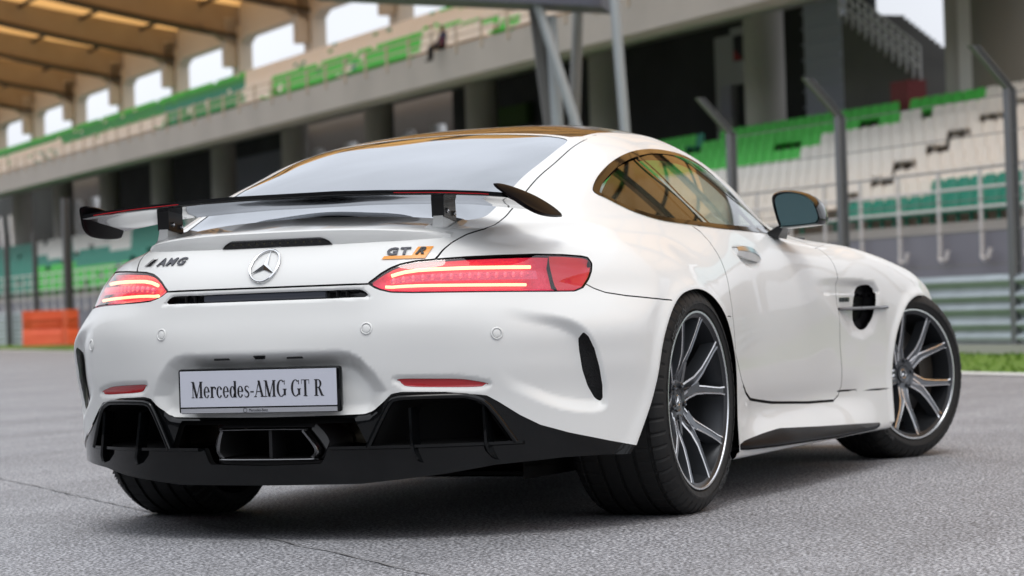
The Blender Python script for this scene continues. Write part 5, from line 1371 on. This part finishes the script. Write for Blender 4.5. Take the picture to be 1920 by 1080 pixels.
# open bays at the back: pale boards stand in for the daylight beyond
for (xa,xb,k) in ((575,700,0),(748,862,1),(135,200,2),(1,40,3)):
    nm='service_bay';root=thing(nm,['pale service bay with white struts left of the middle column','pale service bay right of the dark column above the roof','pale service bay behind the left rear of the car','pale service bay at the left edge'][k],'bay',FP(0,0,0))
    off=-Vector(FP(0,0,0))
    b=MB();fbox(b,PWx(xb,43),PWx(xa,43),43,43.3,2,11.2);o=b.make('back_board',mat('warm_grey',(.30,.27,.25),.8),root);o.location=off
    sa,sb=PWx(xa,42.4),PWx(xb,42.4)
    for (t0,t1) in ((.25,.05),(.75,.45)):
        b=MB();b.tube(W3([(sb+(sa-sb)*t0,42.4,8.8),(sb+(sa-sb)*(t0*.6+t1*.4),42.4,6.5),(sb+(sa-sb)*t1,42.4,4.5)]),.35,8);o=b.make('curved_strut',white_p,root,smooth=60);o.location=off
    b=MB();fbox(b,sb+(sa-sb)*.3,sb+(sa-sb)*.05,42.6,42.7,7.0,8.3);o=b.make('amber_panel',mat('amber_board',(.55,.27,.06),.6),root);o.location=off
# stairs and pillars at the upper right
st=thing('staircase','grey flight of stairs with white balusters descending to the right','staircase',FP(0,0,0));off=-Vector(FP(0,0,0))
sa,sb=PWx(1650,40),PWx(1800,40)
b=MB();n_=16
for k in range(n_):
    t=k/n_;s=sa+(sb-sa)*t;z=8.9-2.3*t;ds=(sb-sa)/n_;fbox(b,min(s,s+ds),max(s,s+ds),39,41,4.5,z-.001)
o=b.make('flight',conc_dark,st);o.location=off
for k in range(13):
    t=k/12;s=sa+(sb-sa)*t;z=8.9-2.3*t;b=MB();b.tube(W3([(s,38.95,z-.1),(s,38.95,z+.95)]),.035,5);o=b.make('baluster',white_p,st);o.location=off
for h in (.35,.65,.95):
    b=MB();b.tube(W3([(sa,38.95,8.9+h),(sb,38.95,6.6+h)]),.035,5);o=b.make('handrail',white_p,st);o.location=off
b=MB();fbox(b,PWx(1640,41.8),PWx(1604,41.8),41.8,42.2,4.5,12.5);tag(b.make('dark_recess',dark_wall),'dark narrow recess right of the louvred panel','recess')
b=MB();fbox(b,PWx(1800,43),PWx(1640,43),43,43.3,4.5,7.0);tag(b.make('recess_wall',dark_wall),'dark wall below the white staircase','wall')
b=MB();fbox(b,PWx(1714,38),PWx(1682,38),38,38.6,5.6,6.55);tag(b.make('red_crate',mat('dark_red',(.22,.02,.02),.6)),'dark red crate on the terrace under the staircase','crate')
b=MB();fbox(b,PWx(1852,37.6),PWx(1812,37.6),37.6,38.3,5.4,14.5);tag(b.make('white_pillar',mat('pillar_white',(.66,.64,.62),.7)),'square white pillar right of the staircase','pillar')
b=MB();P=[];cs=PWx(1905,38.5)
for z in (4.5,15): P.append(W3([(cs+1.05*math.cos(t),38.6+1.05*math.sin(t),z) for t in np.linspace(0,2*math.pi,21)[:-1]]))
b.loft(P);tag(b.make('round_column',mat('olive_concrete',(.20,.19,.16),.85),smooth=60),'huge dark olive column at the right edge','column')
# ---- foreground gantry
ga=thing('steel_gantry','tubular steel gantry with leaning legs rising behind the car roof','gantry',CL(1.2,43,0));off=-Vector(CL(1.2,43,0))
def atpx(x,y,D):
    d=fw+rt*(x-960)/4786.26-up*(y-540)/4786.26;d=d/(d[0]*CY+d[1]*SY);return CAMP+d*D
def leg(x0,y0,x1,y1,D,r,m,nm='gantry_leg'):
    A=atpx(x0,y0,D);Bp=atpx(x1,y1,D);t=(0-A[2])/(Bp[2]-A[2]);E_=A+(Bp-A)*t;b=MB();b.tube([A+(A-Bp)*.4,A,Bp,E_],r,14);o=b.make(nm,m,ga,smooth=60);o.location=off
leg(1003,0,1034,235,43,.13,mat('grey_leg',(.15,.145,.14),.5,.3));leg(1012,20,1082,240,42.4,.085,lite_steel);leg(1084,0,1078,200,44,.095,mat('grey_leg2',(.26,.26,.25),.5,.3));leg(1152,0,1172,245,42,.085,lite_steel);leg(1036,90,1046,240,42.8,.10,lite_steel)
A=atpx(560,-14,40.6);Bp=atpx(993,11,42.6);Cc=atpx(1128,12,42.6)
b=MB();
def bx(A,Bp,h=.5,dp=1.2):
    n_=np.array([SY*.2+CY,-CY*.2+SY,0])*dp;return [A,Bp,Bp+n_,A+n_,A+[0,0,h],Bp+[0,0,h],Bp+n_+[0,0,h],A+n_+[0,0,h]]
b.hexa(bx(A,Cc));o=b.make('roof_edge_beam',mat('slate_beam',(.11,.12,.16),.5,.2),ga);o.location=off
# ---- spectator sitting on the balcony edge
def person(loc,rz):
    root=thing('person','person in a dark blue top sitting on the balcony edge with legs hanging','person',loc,rz)
    J={'pel':(0,0,.10),'wai':(0,.02,.26),'che':(0,.03,.44),'nec':(0,.02,.58),'hea':(0,-.01,.68),'top':(0,-.01,.80),
       'shl':(.17,.03,.53),'ell':(.24,-.05,.30),'hal':(.20,-.25,.16),'shr':(-.17,.03,.53),'elr':(-.24,-.05,.30),'har':(-.20,-.25,.16),
       'hil':(.10,-.02,.09),'knl':(.12,-.42,.11),'anl':(.12,-.44,-.32),'tol':(.12,-.58,-.36),'hir':(-.10,-.02,.09),'knr':(-.12,-.42,.11),'anr':(-.12,-.44,-.32),'tor':(-.12,-.58,-.36)}
    rad={'pel':.12,'wai':.11,'che':.13,'nec':.05,'hea':.075,'top':.085,'shl':.06,'ell':.045,'hal':.032,'shr':.06,'elr':.045,'har':.032,'hil':.085,'knl':.06,'anl':.045,'tol':.035,'hir':.085,'knr':.06,'anr':.045,'tor':.035}
    E=[('pel','wai'),('wai','che'),('che','nec'),('nec','hea'),('hea','top'),('che','shl'),('shl','ell'),('ell','hal'),('che','shr'),('shr','elr'),('elr','har'),('pel','hil'),('hil','knl'),('knl','anl'),('anl','tol'),('pel','hir'),('hir','knr'),('knr','anr'),('anr','tor')]
    K=list(J);me=bpy.data.meshes.new('body');me.from_pydata([J[k] for k in K],[(K.index(a),K.index(c)) for a,c in E],[])
    o=bpy.data.objects.new('body',me);COL.objects.link(o);sk=o.modifiers.new('s','SKIN');
    for i,k in enumerate(K): me.skin_vertices[0].data[i].radius=(rad[k],rad[k]*.85 if k in('che','wai') else rad[k])
    me.skin_vertices[0].data[0].use_root=True;sb=o.modifiers.new('u','SUBSURF');sb.levels=sb.render_levels=2
    dg=bpy.context.evaluated_depsgraph_get();dg.update();m2=bpy.data.meshes.new_from_object(o.evaluated_get(dg));bpy.data.objects.remove(o,do_unlink=True)
    skin=mat('skin',(.32,.18,.12),.6);top=mat('blue_jacket',(.02,.03,.08),.8);trs=mat('black_trousers',(.012,.012,.015),.8);red=mat('red_shirt',(.35,.02,.03),.7);hair=mat('hair',(.01,.008,.006),.6)
    m2.materials.clear()
    for q in (skin,top,trs,red,hair): m2.materials.append(q)
    for p in m2.polygons:
        c=p.center;p.use_smooth=True
        p.material_index=4 if (c.z>.735 or (c.z>.64 and c.y>.03)) else 0 if c.z>.575 else (2 if (c.z<.17 and (abs(c.x)<.19)) else (3 if (abs(c.x)<.11 and c.y<0 and .17<c.z<.38) else (0 if c.y<-.22 and c.z>.12 else 1)))
    o=bpy.data.objects.new('body',m2);COL.objects.link(o);o.parent=root
    return root
ps=s_at(850,31.2);person(FP(ps,31.12,9.0),math.atan2(FR[1,1],FR[0,1])-math.pi/2)

# ---- pit building added out of view to shade the near side and mirror in paint
pb=thing('pit_building','long grey pit building with dark garage doors facing the grandstand','building',FP(-10,-27,0),HEAD)
pm=mat('pit_wall',(.38,.40,.42),.7);pd=mat('pit_doors',(.12,.13,.14),.4);pw=mat('pit_glass',(.05,.06,.07),.1,coat=1)
b=MB();b.box((0,6,6.0),(190,12,12.0));b.make('main_block',pm,pb)
b=MB();b.box((0,-1.6,12.3),(194,16,.6));b.make('flat_roof',mat('pit_roof',(.3,.3,.31),.6),pb)
for k in range(-12,13):
    b=MB();b.box((k*7.4,-.04,2.1),(5.6,.1,4.2));b.make('garage_door',pd,pb)
for z in (6.6,9.9):
    b=MB();b.box((0,-.05,z),(184,.1,1.7));b.make('window_band',pw,pb)
b=MB();b.box((0,-1.2,5.0),(190,2.4,.25));b.make('gallery',pm,pb)
